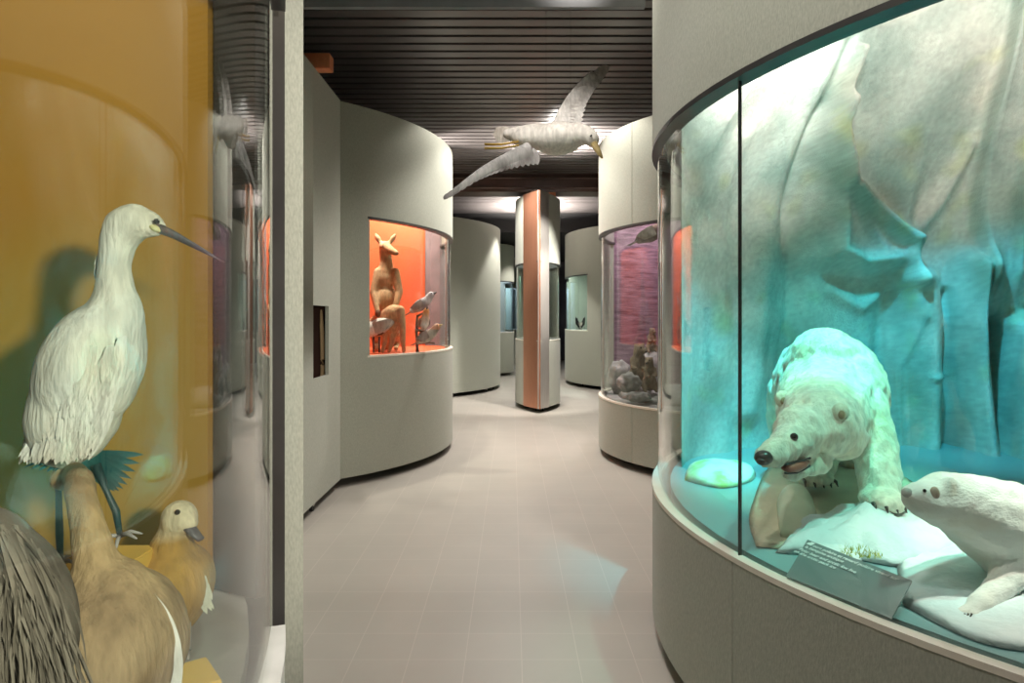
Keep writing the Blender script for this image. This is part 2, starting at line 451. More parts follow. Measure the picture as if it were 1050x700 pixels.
def spot(loc, target, angle, power, color, rad=.03, blend=.5):
    l = bpy.data.lights.new('spot_lamp', 'SPOT'); l.spot_size = R_(angle); l.spot_blend = blend; l.energy = power; l.color = color; l.shadow_soft_size = rad
    o = bpy.data.objects.new('spot_lamp', l); COL.objects.link(o); o.location = loc
    o.rotation_euler = (Vector(target) - Vector(loc)).to_track_quat('-Z', 'Y').to_euler(); return o

# ================================================================== THE ROOM
struct('floor', box(BM(), -6.2, 7.2, -3.2, 21.2, -.1, 0), M['floor'])
ZC = 3.40
bm = BM(); box(bm, -6.2, 7.2, -3.2, 21.2, ZC + .13, ZC + .2); struct('ceiling', bm, M['black'])
bm = BM(); sp = .1465; y = -3.1
while y < 21:
    box(bm, -6.1, 7.1, y, y + .105, ZC, ZC + .028); y += sp
struct('trim_1', bm, M['slat'])
struct('wall_left', box(BM(), -6.2, -6.0, -3.2, 21.2, 0, ZC + .13), M['wall'])
struct('wall_right', box(BM(), 7.0, 7.2, -3.2, 21.2, 0, ZC + .13), M['wall'])
struct('wall_back', box(BM(), -6.0, 7.0, 21.0, 21.2, 0, ZC + .13), M['wall'])
struct('wall_front', box(BM(), -6.0, 7.0, -3.2, -3.0, 0, ZC + .13), M['wall'])
# brown cross beam, and a grey bar added for the grey strip along the view's top edge
bm = BM(); box(bm, -5.9, 6.9, 9.95, 10.35, 3.14, ZC)
for zz in (3.20, 3.34):
    tube(bm, [(-5.9, 9.93, zz), (6.9, 9.93, zz)], .018, 10)
struct('trim_2', bm, M['brownbeam'])
struct('trim_3', box(BM(), -1.28, .585, 3.0, 3.025, 2.666, 2.86), M['greybar'])
# lower dark soffit at the far end
struct('trim_4', box(BM(), -6.0, 7.0, 13.7, 20.9, 3.02, 3.395), M['black'])

# ================================================================== POLAR BEAR CASE (right, near)
C1, R1 = (2.51, 2.55), 1.945
W0, W1 = .60, 2.00
j1 = angle_at(C1, R1 - .022, 757.5) % 360
s1 = angle_at(C1, R1, 751) % 360
case1 = case_shell(C1, R1, W0, W1, (146, 246), 'large drum showcase in front at right with polar bear behind curved glass', (s1,), (s1,), joint=j1,
                   wheels=((1.15, 1.5), (.95, 3.3)))
obj('case_floor', slab(BM(), circ(C1, R1 - .075), W0 - .05, W0 - .004), M['icefloor'], case1)

# -- painted, draped cave backdrop
plan = catmull([(.80, 3.22, 0), (.92, 3.44, 0), (1.16, 3.63, 0), (1.55, 3.80, 0), (2.05, 3.86, 0), (2.6, 3.78, 0), (3.05, 3.5, 0), (3.4, 3.0, 0), (3.6, 2.4, 0), (3.55, 1.7, 0), (3.3, 1.2, 0)], 24)
def seglen(a, b): return (Vector(a) - Vector(b)).length
cum = [0]
for i in range(len(plan) - 1): cum.append(cum[-1] + seglen(plan[i], plan[i + 1]))
def plan_at(s):
    for i in range(len(plan) - 1):
        if cum[i + 1] >= s or i == len(plan) - 2:
            t = (s - cum[i]) / (cum[i + 1] - cum[i]); p = plan[i].lerp(plan[i + 1], t)
            d = (plan[i + 1] - plan[i]).normalized(); return p, Vector((d.y, -d.x, 0))
def pdist(u, v, poly):
    best = 1e9; side = 0
    for (a, b), (c, d) in zip(poly[:-1], poly[1:]):
        dx, dy = c - a, d - b; L2 = dx * dx + dy * dy
        t = max(0, min(1, ((u - a) * dx + (v - b) * dy) / L2)); ex, ey = u - a - dx * t, v - b - dy * t
        e = math.hypot(ex, ey)
        if e < best: best = e; side = 1 if dx * (v - b) - dy * (u - a) > 0 else -1
    return best, side
RIDGES = [  # (polyline on the sheet, half width, height in m)
    ([(778, 70), (784, 150), (790, 230), (772, 340), (765, 420)], 13, .055),
    ([(806, 90), (814, 150), (840, 192), (885, 226), (922, 250), (926, 288)], 8, .12),
    ([(812, 130), (830, 180), (846, 226), (846, 258), (870, 272), (905, 268)], 8, .09),
    ([(850, 200), (872, 232), (893, 258)], 4, .03),
    ([(924, 248), (955, 212), (978, 160)], 9, .07),
    ([(938, 288), (942, 330), (944, 400), (940, 490)], 17, .20),
    ([(990, 276), (984, 330), (990, 400), (1000, 490)], 18, .34),
    ([(1048, 345), (1036, 420), (1030, 520)], 20, .36), ([(962, 300), (964, 400), (968, 490)], 4, -.10), ([(1012, 330), (1012, 420), (1016, 490)], 4, -.12),
    ([(800, 130), (806, 220), (815, 300), (800, 420)], 9, -.06), ([(912, 300), (905, 380), (900, 440)], 12, -.08),
    ([(1042, 180), (1036, 260), (1030, 330)], 9, .07),
    ([(922, 285), (930, 325), (918, 375), (915, 460)], 5, .07),
    ([(1004, -5), (1006, 16), (1003, 30)], 14, .14),
    ([(1003, 40), (1025, 85), (1050, 125)], 9, .09),
    ([(1075, 120), (1085, 300), (1075, 480)], 24, .18),
    ([(735, 150), (738, 300), (742, 480)], 10, .03),
    ([(850, 300), (880, 316), (915, 290)], 6, .03),
    ([(940, 385), (965, 383)], 3, .02),
    ([(1130, 0), (1120, 200), (1140, 480)], 25, .15), ([(1220, 0), (1210, 250), (1230, 520)], 30, .15), ([(1330, 0), (1320, 250), (1340, 520)], 35, .15)]
EDGE = [(992, -40), (988, 60), (985, 120), (990, 200), (1003, 290), (1012, 340)]
UNDER = [(846, 262), (905, 276), (925, 285)]
def sstep(x, a, b):
    t = max(0, min(1, (x - a) / (b - a))); return t * t * (3 - 2 * t)
def cave_disp(u, v):
    h = 0
    for poly, w, hh in RIDGES:
        d, _ = pdist(u, v, poly)
        if d < 3 * w: h += hh * math.exp(-(d / w) ** 2)
    d, sd = pdist(u, v, EDGE)
    if v < 340: h += .20 * sstep(-sd * d, -5, 5) * (1 - sstep(v, 280, 340))
    h += .16 * math.exp(-((u - 895) / 75) ** 2 - ((v - 140) / 95) ** 2)
    if 800 < u < 935: h += .09 * (1 - sstep(v, 262, 285)) * sstep(u, 800, 840) * (1 - sstep(u, 915, 935)) * sstep(v, 120, 230)
    return h
bm = BM(); NS, NZ = 330, 190; smax = cum[-1]; grid = []; wash = {}
for j in range(NZ + 1):
    z = W0 - .004 + (2.84 - W0 + .004) * j / NZ; row = []
    for i in range(NS + 1):
        t = i / NS; t = t ** 1.25; p, nrm = plan_at(smax * t)
        u = CX + p.x / p.y * F; v = CY - (z - H) / p.y * F
        hgt = cave_disp(u, v) + .012 * noise.noise(Vector((p.x * 5, p.y * 5, z * 5))) + .03 * noise.noise(Vector((p.x * 1.7 + 5, p.y * 1.7, z * 1.7)))
        fade = sstep(t, 0, .05); hgt += (.62 * sstep(z, 1.75, 2.95) ** 1.3) / max(fade, .3) * fade
        q = p + nrm * hgt * fade
        vert = bm.verts.new((q.x, q.y, z)); row.append(vert); wash[(j, i)] = (u, v, q.x, q.y, z)
    grid.append(row)
for j in range(NZ):
    for i in range(NS): bm.faces.new((grid[j][i], grid[j][i + 1], grid[j + 1][i + 1], grid[j + 1][i]))
backdrop = obj('backdrop', bm, M['cave'], case1, 180, recalc=True)
def paint(co):
    n1 = noise.noise(co * 2.1 + Vector((3, 1, 7))); n2 = noise.noise(co * 3.3 + Vector((9, 4, 2))); n3 = noise.noise(co * 6.0)
    c = lerp3((.84, .83, .78), (.46, .62, .58), .22 + n1 * 1.2)
    c = lerp3(c, (.58, .46, .34), max(0, n2 - .15) * 1.3)
    c = lerp3(c, (.66, .68, .30), max(0, n3 - .35) * 1.2)
    c = tuple(x * (1 + .22 * noise.noise(co * 55)) for x in c)
    return c
setcol(backdrop, paint)

# -- ground forms of the ice scene
def mound(name, outline, z0, h, m, label, cat, bumpy=.02, n=40, seed=0, power=.55, group=None, sc=5., top=None):
    """closed low heap over an outline polygon (world xy), domed"""
    cx = sum(p[0] for p in outline) / len(outline); cy = sum(p[1] for p in outline) / len(outline)
    ol = catmull([Vector((p[0], p[1], 0)) for p in outline] + [Vector((outline[0][0], outline[0][1], 0))], 8)[:-1]
    bm = BM(); rings = []; K = 12
    for k in range(K + 1):
        t = k / K; row = []
        for p in ol:
            x = cx + (p.x - cx) * (1 - t); y = cy + (p.y - cy) * (1 - t)
            z = z0 + h * (1 - (1 - t) ** 2.2) ** power
            if k: z += bumpy * noise.noise(Vector((x * sc + seed, y * sc, 0))) + bumpy * .5 * noise.noise(Vector((x * sc * 2.5 + seed, y * sc * 2.5, 3)))
            row.append(bm.verts.new((x, y, max(z, z0))))
        if k == K:
            c = bm.verts.new((cx, cy, row[0].co.z)); 
            for v in row: v.co.z = (v.co.z + c.co.z) / 2
        rings.append(row)
    m_ = len(ol)
    for k in range(K):
        for i in range(m_): bm.faces.new((rings[k][i], rings[k][(i + 1) % m_], rings[k + 1][(i + 1) % m_], rings[k + 1][i]))
    bmesh.ops.contextual_create(bm, geom=rings[-1]) if False else bm.faces.new(rings[-1])
    bm.faces.new(rings[0][::-1])
    for v in [v for v in bm.verts if not v.link_faces]: bm.verts.remove(v)
    o = obj(name, bm, m, None, 180, origin=(cx, cy, z0)); tag(o, label, cat, group); return o
def G(u, v, z=W0):
    Y = (H - z) * F / (v - CY); return ((u - CX) * Y / F, Y)
mound('sand_ground', [G(775, 560), G(770, 520), G(800, 470), G(880, 465), G(930, 490), G(960, 520), G(900, 560), G(840, 565)], W0, .022, M['sand'],
      'low tan ground patch under the polar bear', 'ground', .008, seed=2, power=1.0)
mound('ice_slab', [G(795, 566), G(820, 545), G(862, 530), G(930, 512), G(985, 520), G(1000, 550), G(940, 580), G(870, 572)], W0, .078, M['ice'],
      'white cracked ice slab in front of the polar bear paws', 'ice', .034, seed=5, sc=11)
mound('snow_mound', [G(926, 620), G(922, 560), G(965, 545), G(1060, 550), G(1180, 580), G(1200, 650), G(1110, 668), G(1010, 660)], W0, .03, M['ice'],
      'broad white snow mound under the arctic fox', 'snow', .012, seed=8)
mound('snow_drift', [G(925, 548), G(945, 524), G(1000, 514), G(1080, 522), G(1080, 545), G(985, 562)], W0, .09, M['ice'],
      'white snow drift between the bear paw and the fox chest', 'snow', .02, seed=21)
mound('ice_lump', [G(702, 492), G(706, 482), G(735, 478), G(770, 480), G(772, 492), G(740, 500)], W0, .06, M['iceg'],
      'low pale ice lump with green stains at the left of the bear', 'ice', .012, seed=11)
mound('ice_rock', [G(800, 552), G(796, 520), G(806, 505), G(826, 508), G(838, 530), G(832, 552)], W0, .075, M['palerock'],
      'rounded tan ice block below the bear muzzle', 'ice', .015, seed=14)
mound('ice_lump', [G(818, 556), G(835, 548), G(868, 558), G(884, 575), G(858, 582), G(826, 572)], W0, .03, M['ice'],
      'small smooth ice lump behind the grey text plate', 'ice', .006, seed=17)
bm = BM()
for k in range(260):
    x, y = G(random.uniform(862, 905), random.uniform(558, 580), W0)
    h_ = random.uniform(.002, .011); dx, dy = random.uniform(-.01, .01), random.uniform(-.01, .01); w = .0016
    a = bm.verts.new((x - w, y, W0 + .02)); b = bm.verts.new((x + w, y, W0 + .02)); c = bm.verts.new((x + dx, y + dy, W0 + .026 + h_)); bm.faces.new((a, b, c))
tag(obj('dry_moss', bm, M['grass'], None, None), 'yellow green moss strands at the edge of the ice slab', 'moss', kind='stuff')

# -- info plate
c00, c10, c11, c01 = (Vector((*G(828, 553, .66), .66)), Vector((*G(935, 595, .66), .66)), Vector((*G(914, 634, .612), .612)), Vector((*G(806, 590, .612), .612)))
ux = (c10 - c00).normalized(); nn = ux.cross(c01 - c00).normalized()
if nn.z < 0: nn = -nn
uy = nn.cross(ux).normalized()
plate = thing('text_plate', 'slanted grey plate with white printed lines by the curved glass', 'plate', (c00 + c11) / 2)
bm = BM(); q = [c00, c10, c11, c01]
lo = [bm.verts.new(p - nn * .004) for p in q]; hi = [bm.verts.new(p) for p in q]
bm.faces.new(hi); bm.faces.new(lo[::-1])
for i in range(4): bm.faces.new((lo[i], lo[(i + 1) % 4], hi[(i + 1) % 4], hi[i]))
obj('board', bm, M['plate'], plate, 20)
wdt = (c10 - c00).length
def text(s, ox, oy, size, name='lettering'):
    cu = bpy.data.curves.new(name, 'FONT'); cu.body = s; cu.size = size; cu.extrude = .00005; cu.offset = size * .02
    t = bpy.data.objects.new(name, cu); COL.objects.link(t); 
    rot = Matrix((ux, uy, nn)).transposed().to_4x4()
    t.matrix_world = Matrix.Translation(c00 + ux * ox + uy * oy + nn * .0002) @ rot
    dg = bpy.context.evaluated_depsgraph_get(); dg.update()
    me = bpy.data.meshes.new_from_object(t.evaluated_get(dg), depsgraph=dg); mw = t.matrix_world.copy(); bpy.data.objects.remove(t)
    me.transform(mw); return finish(name, me, M['ink'], plate, None)
ls = wdt * .050
text('ours polaire et renard polaire vivent sur', wdt * .112, -wdt * .062, ls)
text('la banquise arctique', wdt * .072, -wdt * .112, ls)
text('Polar bear and arctic fox live', wdt * .064, -wdt * .172, ls * 1.0)
text('on the arctic pack ice', wdt * .056, -wdt * .220, ls)
bm = BM(); mtx = Matrix.Translation(c00) @ Matrix((ux, uy, nn)).transposed().to_4x4()
for (x0, x1, y0, y1) in ((.045, .10, -.062, -.03), (.06, .10, -.03, -.012)):
    box(bm, x0 * wdt, x1 * wdt, y0 * wdt, y1 * wdt, .0004, .0009, mtx)
obj('white_mark', bm, M['ink'], plate, None)

# ================================================================== POLAR BEAR
bear = thing('polar_bear', 'cream polar bear with lowered head and open mouth behind the glass', 'bear', (1.25, 2.75, W0))
pr = []
pr.append(('ell', P(848, 402, 2.78), (.188, .33, .25)))
pr.append(('ell', (1.42, 3.12, .96), (.215, .30, .22)))
pr.append(('ell', P(845, 374, 2.72), (.135, .2, .15)))
chain(pr, [P(850, 405, 2.66), P(845, 425, 2.45), P(842, 432, 2.3)], [.19, .165, .13])
hc = P(841, 434, 2.22)
pr.append(('ell', hc, (.120, .13, .112)))
pr.append(('ell', P(862, 446, 2.26), (.080, .09, .085)))          # cheek ruff
pr.append(('ell', P(820, 440, 2.15), (.080, .08, .078)))
chain(pr, [P(820, 447, 2.13), P(801, 460, 2.06), P(787, 468, 2.02)], [.070, .050, .036])
chain(pr, [P(838, 473, 2.16), P(822, 483, 2.10), P(809, 487, 2.06)], [.045, .026, .019])   # lower jaw
chain(pr, [P(878, 408, 2.55), P(896, 455, 2.42), P(903, 496, 2.34), P(905, 508, 2.32)], [.102, .080, .070, .064])
pr.append(('ell', P(905, 512, 2.27), (.072, .095, .036)))
chain(pr, [P(838, 420, 2.8), P(842, 460, 2.76), P(838, 482, 2.70)], [.12, .085, .066])
pr.append(('ell', P(834, 489, 2.65), (.072, .095, .036)))
chain(pr, [(1.55, 3.2, .95), (1.57, 3.26, .80), (1.57, 3.22, .67)], [.13, .095, .07]); pr.append(('ell', (1.57, 3.16, .635), (.07, .11, .035)))
chain(pr, [(1.33, 3.2, .95), (1.31, 3.26, .80), (1.31, 3.22, .67)], [.13, .095, .07]); pr.append(('ell', (1.31, 3.16, .635), (.07, .11, .035)))
LEG0 = P(897, 440, 2.42)
def bearcol(c):
    k = .5 + noise.noise(c * 9)
    b = lerp3((.93, .90, .79), (.84, .76, .58), k * .7)
    d = (c - LEG0).length
    b = lerp3(b, (.66, .42, .22), max(0, 1 - d / .16) * (.35 + 1.1 * max(0, noise.noise(c * 22))))
    d = (c - P(862, 462, 2.2)).length; b = lerp3(b, (.62, .42, .24), max(0, 1 - d / .10) * .7)
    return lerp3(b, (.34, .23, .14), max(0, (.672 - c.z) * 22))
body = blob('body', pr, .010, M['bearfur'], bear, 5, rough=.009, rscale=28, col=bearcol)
def eyeball(c, r, parent): return obj('eye', ball(BM(), c, r, 3), M['eye'], parent, 180)
eyeball(on_skin(body, 814, 448, .001), .012, bear)
eyeball(on_skin(body, 786, 436, -.002), .009, bear)
nz_ = on_skin(body, 783, 469, .0)
bm = BM(); ball(bm, nz_, (.027, .024, .022), 3); ball(bm, nz_ + Vector((-.010, -.012, -.008)), (.016, .014, .012), 2)
obj('nose', bm, M['nose'], bear, 180)
mp_ = [on_skin(body, u_, v_, .0) for u_, v_ in ((829, 474), (822, 477), (815, 478.5), (808, 479.5), (803, 480))]
my = min(p.y for p in mp_[:3]) + .01
mp_ = [Vector((P(u_, v_, my - .012 * k_).x, my - .012 * k_, P(u_, v_, my - .012 * k_).z)) for k_, (u_, v_) in enumerate(((829, 473), (822, 476), (815, 478), (808, 479.5), (803, 480)))]
bm = BM(); tube(bm, mp_, [.006, .017, .023, .018, .007], 12, .8)
mth = obj('mouth', bm, M['mouth'], bear, 180)
bm = BM(); tube(bm, [p + Vector((0, -.012, .017 - .002 * abs(k_ - 2))) for k_, p in enumerate(mp_)], .0036, 8); obj('lip', bm, M['nose'], mth, 180)
bm = BM(); tube(bm, [p + Vector((0, -.012, -.017 + .003 * abs(k_ - 2))) for k_, p in enumerate(mp_)], .003, 8); obj('lip', bm, M['nose'], mth, 180)
iem = mat('inner_ear_fur', (.36, .25, .15), rough=.9)
for u_, v_, sx in ((803, 411, -1), (862, 425, 1)):
    ec = on_skin(body, u_, v_, 0) + Vector((0, .004, .006))
    er = ball(BM(), ec, (.028, .017, .031), 3, (0, 14 * sx, 0))
    eo = obj('ear', er, M['bearfur'], bear, 180); setcol(eo, lambda c: (.90, .84, .68))
    obj('inner_ear', ball(BM(), ec + Vector((-.002, -.0125, -.004)), (.012, .007, .015), 3), iem, eo, 180)
def claws(cx_, cy_, cz_, parent, n=5, w=.1):
    for k in range(n):
        t = (k - (n - 1) / 2) / ((n - 1) / 2); x = cx_ + t * w * .55; y = cy_ + .02 * t * t
        bm = BM(); tube(bm, [(x, y + .02, cz_ + .008), (x + t * .004, y + .002, cz_ + .004), (x + t * .006, y - .008, cz_ - .012)], [.007, .006, .0015], 8)
        obj('claw', bm, M['claw'], parent, 180)
pw = P(905, 512, 2.27); claws(pw.x, pw.y - .085, pw.z - .008, bear)
pw = P(834, 489, 2.65); claws(pw.x, pw.y - .085, pw.z - .008, bear)

# ================================================================== ARCTIC FOX
fox = thing('arctic_fox', 'white arctic fox stepping left in front of the polar bear', 'fox', (1.35, 1.75, W0 + .06))
fy = 1.72
def Q(u, v, d=0): return P(u, v, fy + d)
pr = []
pr.append(('ell', Q(970, 513), (.076, .076, .072)))
chain(pr, [Q(962, 514, -.01), Q(945, 511, -.03), Q(936, 508, -.035)], [.060, .044, .030])
chain(pr, [Q(980, 515, .01), Q(1008, 529, .03), Q(1040, 545, .06)], [.078, .104, .130])
pr.append(('ell', Q(1075, 550, .10), (.19, .13, .125)))
pr.append(('ell', Q(1130, 548, .16), (.14, .125, .13)))
chain(pr, [Q(1046, 572, .0), Q(1028, 600, -.05), Q(1002, 621, -.10)], [.058, .034, .024]); pr.append(('ell', Q(994, 627, -.11), (.034, .022, .014)))
chain(pr, [Q(1062, 575, .14), Q(1066, 605, .14), Q(1060, 628, .13)], [.062, .038, .028]); pr.append(('ell', Q(1054, 631, .12), (.034, .024, .014)))
chain(pr, [Q(1140, 560, .08), Q(1155, 600, .08), Q(1150, 636, .06)], [.08, .045, .028]); pr.append(('ell', Q(1146, 639, .05), (.034, .024, .014)))
chain(pr, [Q(1140, 560, .24), Q(1165, 595, .24), Q(1160, 622, .24)], [.08, .045, .028])
chain(pr, [Q(1150, 540, .18), Q(1190, 520, .22), Q(1235, 560, .25)], [.07, .075, .05])
for e in (Q(968, 494, .03), Q(975, 497, -.05)): pr.append(('ell', e, (.018, .014, .022)))
fb = blob('body', pr, .010, M['foxfur'], fox, 4, rough=.004, rscale=40)
obj('nose', ball(BM(), Q(930, 505, -.045), (.013, .013, .012), 2), mat('pale_grey_nose', (.45, .42, .40), rough=.5), fox, 180)
eyeball(on_skin(fb, 948, 503, .0), .0045, fox)
obj('ear', ball(BM(), on_skin(fb, 959, 506, -.003), (.013, .008, .018), 2), mat('tan_ear', (.55, .40, .32), rough=.9), fox, 180)
for k in range(4):
    c = Q(986 + k * 3.5, 629, -.125 - .004 * k); bm = BM(); tube(bm, [c, c + Vector((-.007, -.004, -.006))], [.0028, .001], 6); obj('claw', bm, M['claw'], fox, 180)

# ================================================================== EGRET CASE (left, near)
CL1, RL1 = (-2.349, .877), 1.952
eg = case_shell(CL1, RL1, W0, 2.0, (-75, 19.7), 'large drum showcase in front at left with white egret behind glass', (), (), rim='white', a0=-180., a1=20.,
                roof=False)
obj('roof_board', slab(BM(), circ(CL1, RL1 - .05), ZT - .10, ZT - .06), M['caseroof'], eg)
obj('case_floor', slab(BM(), circ(CL1, RL1 - .075), W0 - .05, W0 - .004), M['casefloor'], eg)
q0, q1 = P(277, 0, 1.61).x, P(292, 0, 1.61).x
obj('frame_post', slab(BM(), [(q0, 1.61), (q1, 1.61), (P(291.5, 0, 1.70).x, 1.70), (P(274, 0, 1.70).x, 1.70)], ZB, ZT), M['darkmetal'], eg, 30)
# felt partition running back from the glass edge
e0 = Vector((P(292, 300, 1.74).x, 1.74, 0)); e1 = Vector((P(311, 300, 1.74).x, 1.74, 0)); dr = Vector((-.62, .78, 0)).normalized() * 1.25
obj('end_panel', slab(BM(), [e0, e1, e1 + dr, e0 + dr], ZB, ZT), M['felt'], eg, 30)
# ochre backdrop : curved sheet
bp = catmull([(P(213, 0, 1.74).x, 1.74, 0), (-1.05, 1.80, 0), (-1.5, 1.83, 0), (-2.1, 1.78, 0), (-2.8, 1.6, 0), (-3.5, 1.1, 0)], 8)
bp2 = [p + Vector((.0, .03, 0)) for p in bp]
obj('backdrop', slab(BM(), bp + bp2[::-1], W0, 2.86), M['ochre'], eg, 60)
# grey inner side wall closing the case between backdrop and post
obj('side_board', slab(BM(), [(P(213, 0, 1.74).x + .004, 1.765), (-.64, 1.70), (-.62, 1.72), (P(213, 0, 1.74).x + .004, 1.80)], W0, 2.86), M['darkboard'], eg, 30)

def leaf(bm, root, tip, w, bow, n=6, side=None, cup=.15):
    """one tapered, slightly cupped feather blade"""
    root, tip = Vector(root), Vector(tip); ax = tip - root
    s = side if side is not None else ax.cross(Vector((0, 1, 0)))
    s = s.normalized(); nv = s.cross(ax).normalized(); L = []
    for i in range(n + 1):
        t = i / n; c = root + ax * t + nv * bow * math.sin(math.pi * t) * ax.length
        ww = w * (math.sin(math.pi * min(1, .18 + t * .82)) ** .6) * (1 if t < .98 else .25)
        L.append((bm.verts.new(c - s * ww - nv * ww * cup), bm.verts.new(c + nv * 0), bm.verts.new(c + s * ww - nv * ww * cup)))
    for i in range(n):
        for k in range(2): bm.faces.new((L[i][k], L[i][k + 1], L[i + 1][k + 1], L[i + 1][k]))

# -- egret
ey = 1.2
def E(u, v, d=0): return P(u, v, ey + d)
egret = thing('egret', 'white egret with long dark bill turned to the right', 'bird', E(75, 585))
pr = [('ell', E(94, 378), (.079, .100, .125), (0, 18, 0)), ('ell', E(78, 420), (.070, .085, .105), (0, 14, 0)), ('ell', E(111, 350), (.055, .072, .085), (0, 10, 0))]
chain(pr, [E(118, 324), E(118, 300), E(118, 270), E(121, 247), E(129, 233), E(138, 227)], [.050, .033, .027, .031, .035, .034])
chain(pr, [E(138, 227), E(151, 229), E(163, 233)], [.033, .026, .013])
WHT = (.80, .79, .70)
blob('body', pr, .006, M['feather'], egret, 6, col=lambda c: lerp3(WHT, (.74, .70, .56), .5 + noise.noise(c * 9)), rough=.003, rscale=25)
bm = BM(); rnd = random.Random(4)
for k in range(230):                                                # loose hanging back and wing plumes
    t = rnd.random(); u0 = rnd.uniform(58, 132) - 34 * t; v0 = 356 + 88 * t + rnd.uniform(-12, 12)
    cx0 = 100 - (v0 - 350) * .29; hw = 44 - abs(v0 - 385) * .12
    if abs(u0 - cx0) > hw: u0 = cx0 + rnd.uniform(-hw, hw)
    dd = -.095 * math.sqrt(max(0, 1 - ((u0 - cx0) / (hw * 1.02)) ** 2)) - .002
    ln = rnd.uniform(38, 66); u1 = u0 - ln * rnd.uniform(.22, .42); v1 = min(v0 + ln, 474 + rnd.uniform(-5, 3))
    leaf(bm, E(u0, v0, dd + .016), E(u1, v1, dd * .9 - .007), rnd.uniform(.007, .012), .03, 5, Vector((1, .1, .2)))
o = obj('plumage', bm, M['feather'], egret, 180, recalc=False)
setcol(o, lambda c: lerp3((.82, .81, .73), (.70, .62, .48), .25 + .8 * noise.noise(c * 14)))
bm = BM()
for k in range(16):
    u = 104 + rnd.uniform(0, 12); leaf(bm, E(u + 2, 236 + rnd.uniform(-8, 8), -.016 + rnd.uniform(0, .02)), E(98 + rnd.uniform(-3, 6), 276 + rnd.uniform(-8, 16), -.008 + rnd.uniform(0, .012)), .0050, .07, 6, Vector((1, .3, .2)))
o = obj('crest', bm, M['feather'], egret, 180, recalc=False); setcol(o, lambda c: (.80, .78, .68))
bl = obj('bill', tube(BM(), [E(161, 233, -.004), E(180, 241.5), E(205, 255), E(230, 269)], [.0115, .0085, .0052, .0012], 12, .8), M['billdark'], egret, 180)
obj('lore', ball(BM(), E(160, 234, -.008), (.012, .0135, .0065), 3, (0, 28, 0)), mat('yellow_lore', (.62, .58, .28), rough=.6), egret, 180)
eyeball(E(160.5, 227, -.024), .0052, egret)
for pts, toes in (([E(58, 468), E(60, 505), E(61, 548), E(62, 578)], [E(78, 578, -.03), E(48, 583, -.02), E(60, 590, -.04), E(72, 570, .04)]),
                  ([E(98, 476), E(110, 505), E(119, 524), E(123, 549)], [E(146, 547, .0), E(140, 552, -.03), E(106, 556, -.01), E(118, 566, -.05)])):
    lg = obj('leg', tube(BM(), pts, [.0085, .0052, .0066, .0046], 10), M['legteal'], egret, 180)
    for tq in toes:
        bm = BM(); tube(bm, [pts[-1], pts[-1].lerp(tq, .5) + Vector((0, 0, .006)), tq], [.0042, .0036, .0016], 8); obj('toe', bm, M['legpale'], lg, 180)
bm = BM()
for k in range(9):
    a = k / 8; leaf(bm, E(92 - 10 * a, 465 + 6 * a, .03 - .02 * a), E(148 - 34 * a, 466 + 38 * math.sin(a * 1.9) , .05 - .05 * a), .0075, -.05, 6, Vector((.3, .2, 1)))
obj('tail_feathers', bm, M['teal'], egret, 180, recalc=False)
bm = BM()
for k in range(8):
    leaf(bm, E(88 - 6 * k, 470, -.01), E(80 - 8 * k, 490 - k * 1.5, -.02), .007, .04, 5, Vector((1, .1, .1)))
obj('under_tail', bm, M['teal'], egret, 180, recalc=False)

# -- pedestals
ped = box(BM(), P(48, 0, 1.24).x, P(135, 0, 1.30).x, 1.185, 1.40, W0 - .004, P(0, 584, 1.26).z)
bmesh.ops.bevel(ped, geom=ped.edges[:], offset=.003, segments=2, affect='EDGES')
tag(obj('pedestal', ped, M['yellow'], None, 30, origin=(-.8, 1.27, W0 - .004)), 'yellow block pedestal under the egret feet', 'pedestal')
bm = BM(); mt = Matrix.Translation((-.555, 1.15, W0 - .004)) @ Matrix.Rotation(R_(38), 4, 'Z')
box(bm, -.05, .05, -.05, .05, 0, .10, mt); bmesh.ops.bevel(bm, geom=bm.edges[:], offset=.002, segments=2, affect='EDGES')
tag(obj('yellow_block', bm, M['yellow'], None, 30, origin=(-.555, 1.15, W0 - .004)), 'small turned yellow block on the floor by the duck', 'block')

# -- goose in front
gy = 1.07
def Gs(u, v, d=0): return P(u, v, gy + d)
goose = thing('goose', 'large grey brown goose with white wing edge below the egret', 'bird', Gs(110, 760))
pr = [('ell', Gs(112, 668), (.112, .13, .130), (0, 8, 0)), ('ell', Gs(100, 690, 0), (.10, .12, .11)), ('ell', Gs(108, 614), (.078, .07, .062))]
chain(pr, [Gs(104, 600), Gs(97, 572), Gs(90, 540, .01), Gs(84, 510, .025), Gs(81, 492, .05), Gs(76, 486, .10)], [.048, .031, .026, .024, .023, .022]); pr.append(('ell', Gs(73, 488, .14), (.028, .04, .026)))
def gcol(c):
    b = lerp3((.46, .31, .14), (.42, .31, .20), (1.02 - c.z) * 3.0)
    return lerp3(b, (.24, .16, .09), .30 + noise.noise(c * 12))
blob('body', pr, .006, M['feather'], goose, 6, col=gcol, rough=.003, rscale=30)
bm = BM()
for k in range(46):
    t = k / 45; a = R_(50 - 84 * t); u = 112 + 73 * math.cos(a); v = 672 - 82 * math.sin(a)
    leaf(bm, Gs(u - 3, v, -.012), Gs(u + 1 - 3 * t, v + 24, -.018), .0065, .04, 4, Vector((1, .3, 0)))
o = obj('wing_edge', bm, M['feather'], goose, 180, recalc=False); setcol(o, lambda c: (.80, .78, .72))
obj('bill', tube(BM(), [Gs(71, 490, .17), Gs(66, 494, .215)], [.014, .008], 10, .6), M['billdark'], goose, 180)
for dx in (-.03, .05):
    b = Gs(112, 740); obj('leg', tube(BM(), [(b.x + dx, gy, b.z + .03), (b.x + dx, gy - .01, W0 + .004)], [.009, .008], 10), M['legpale'], goose, 180)

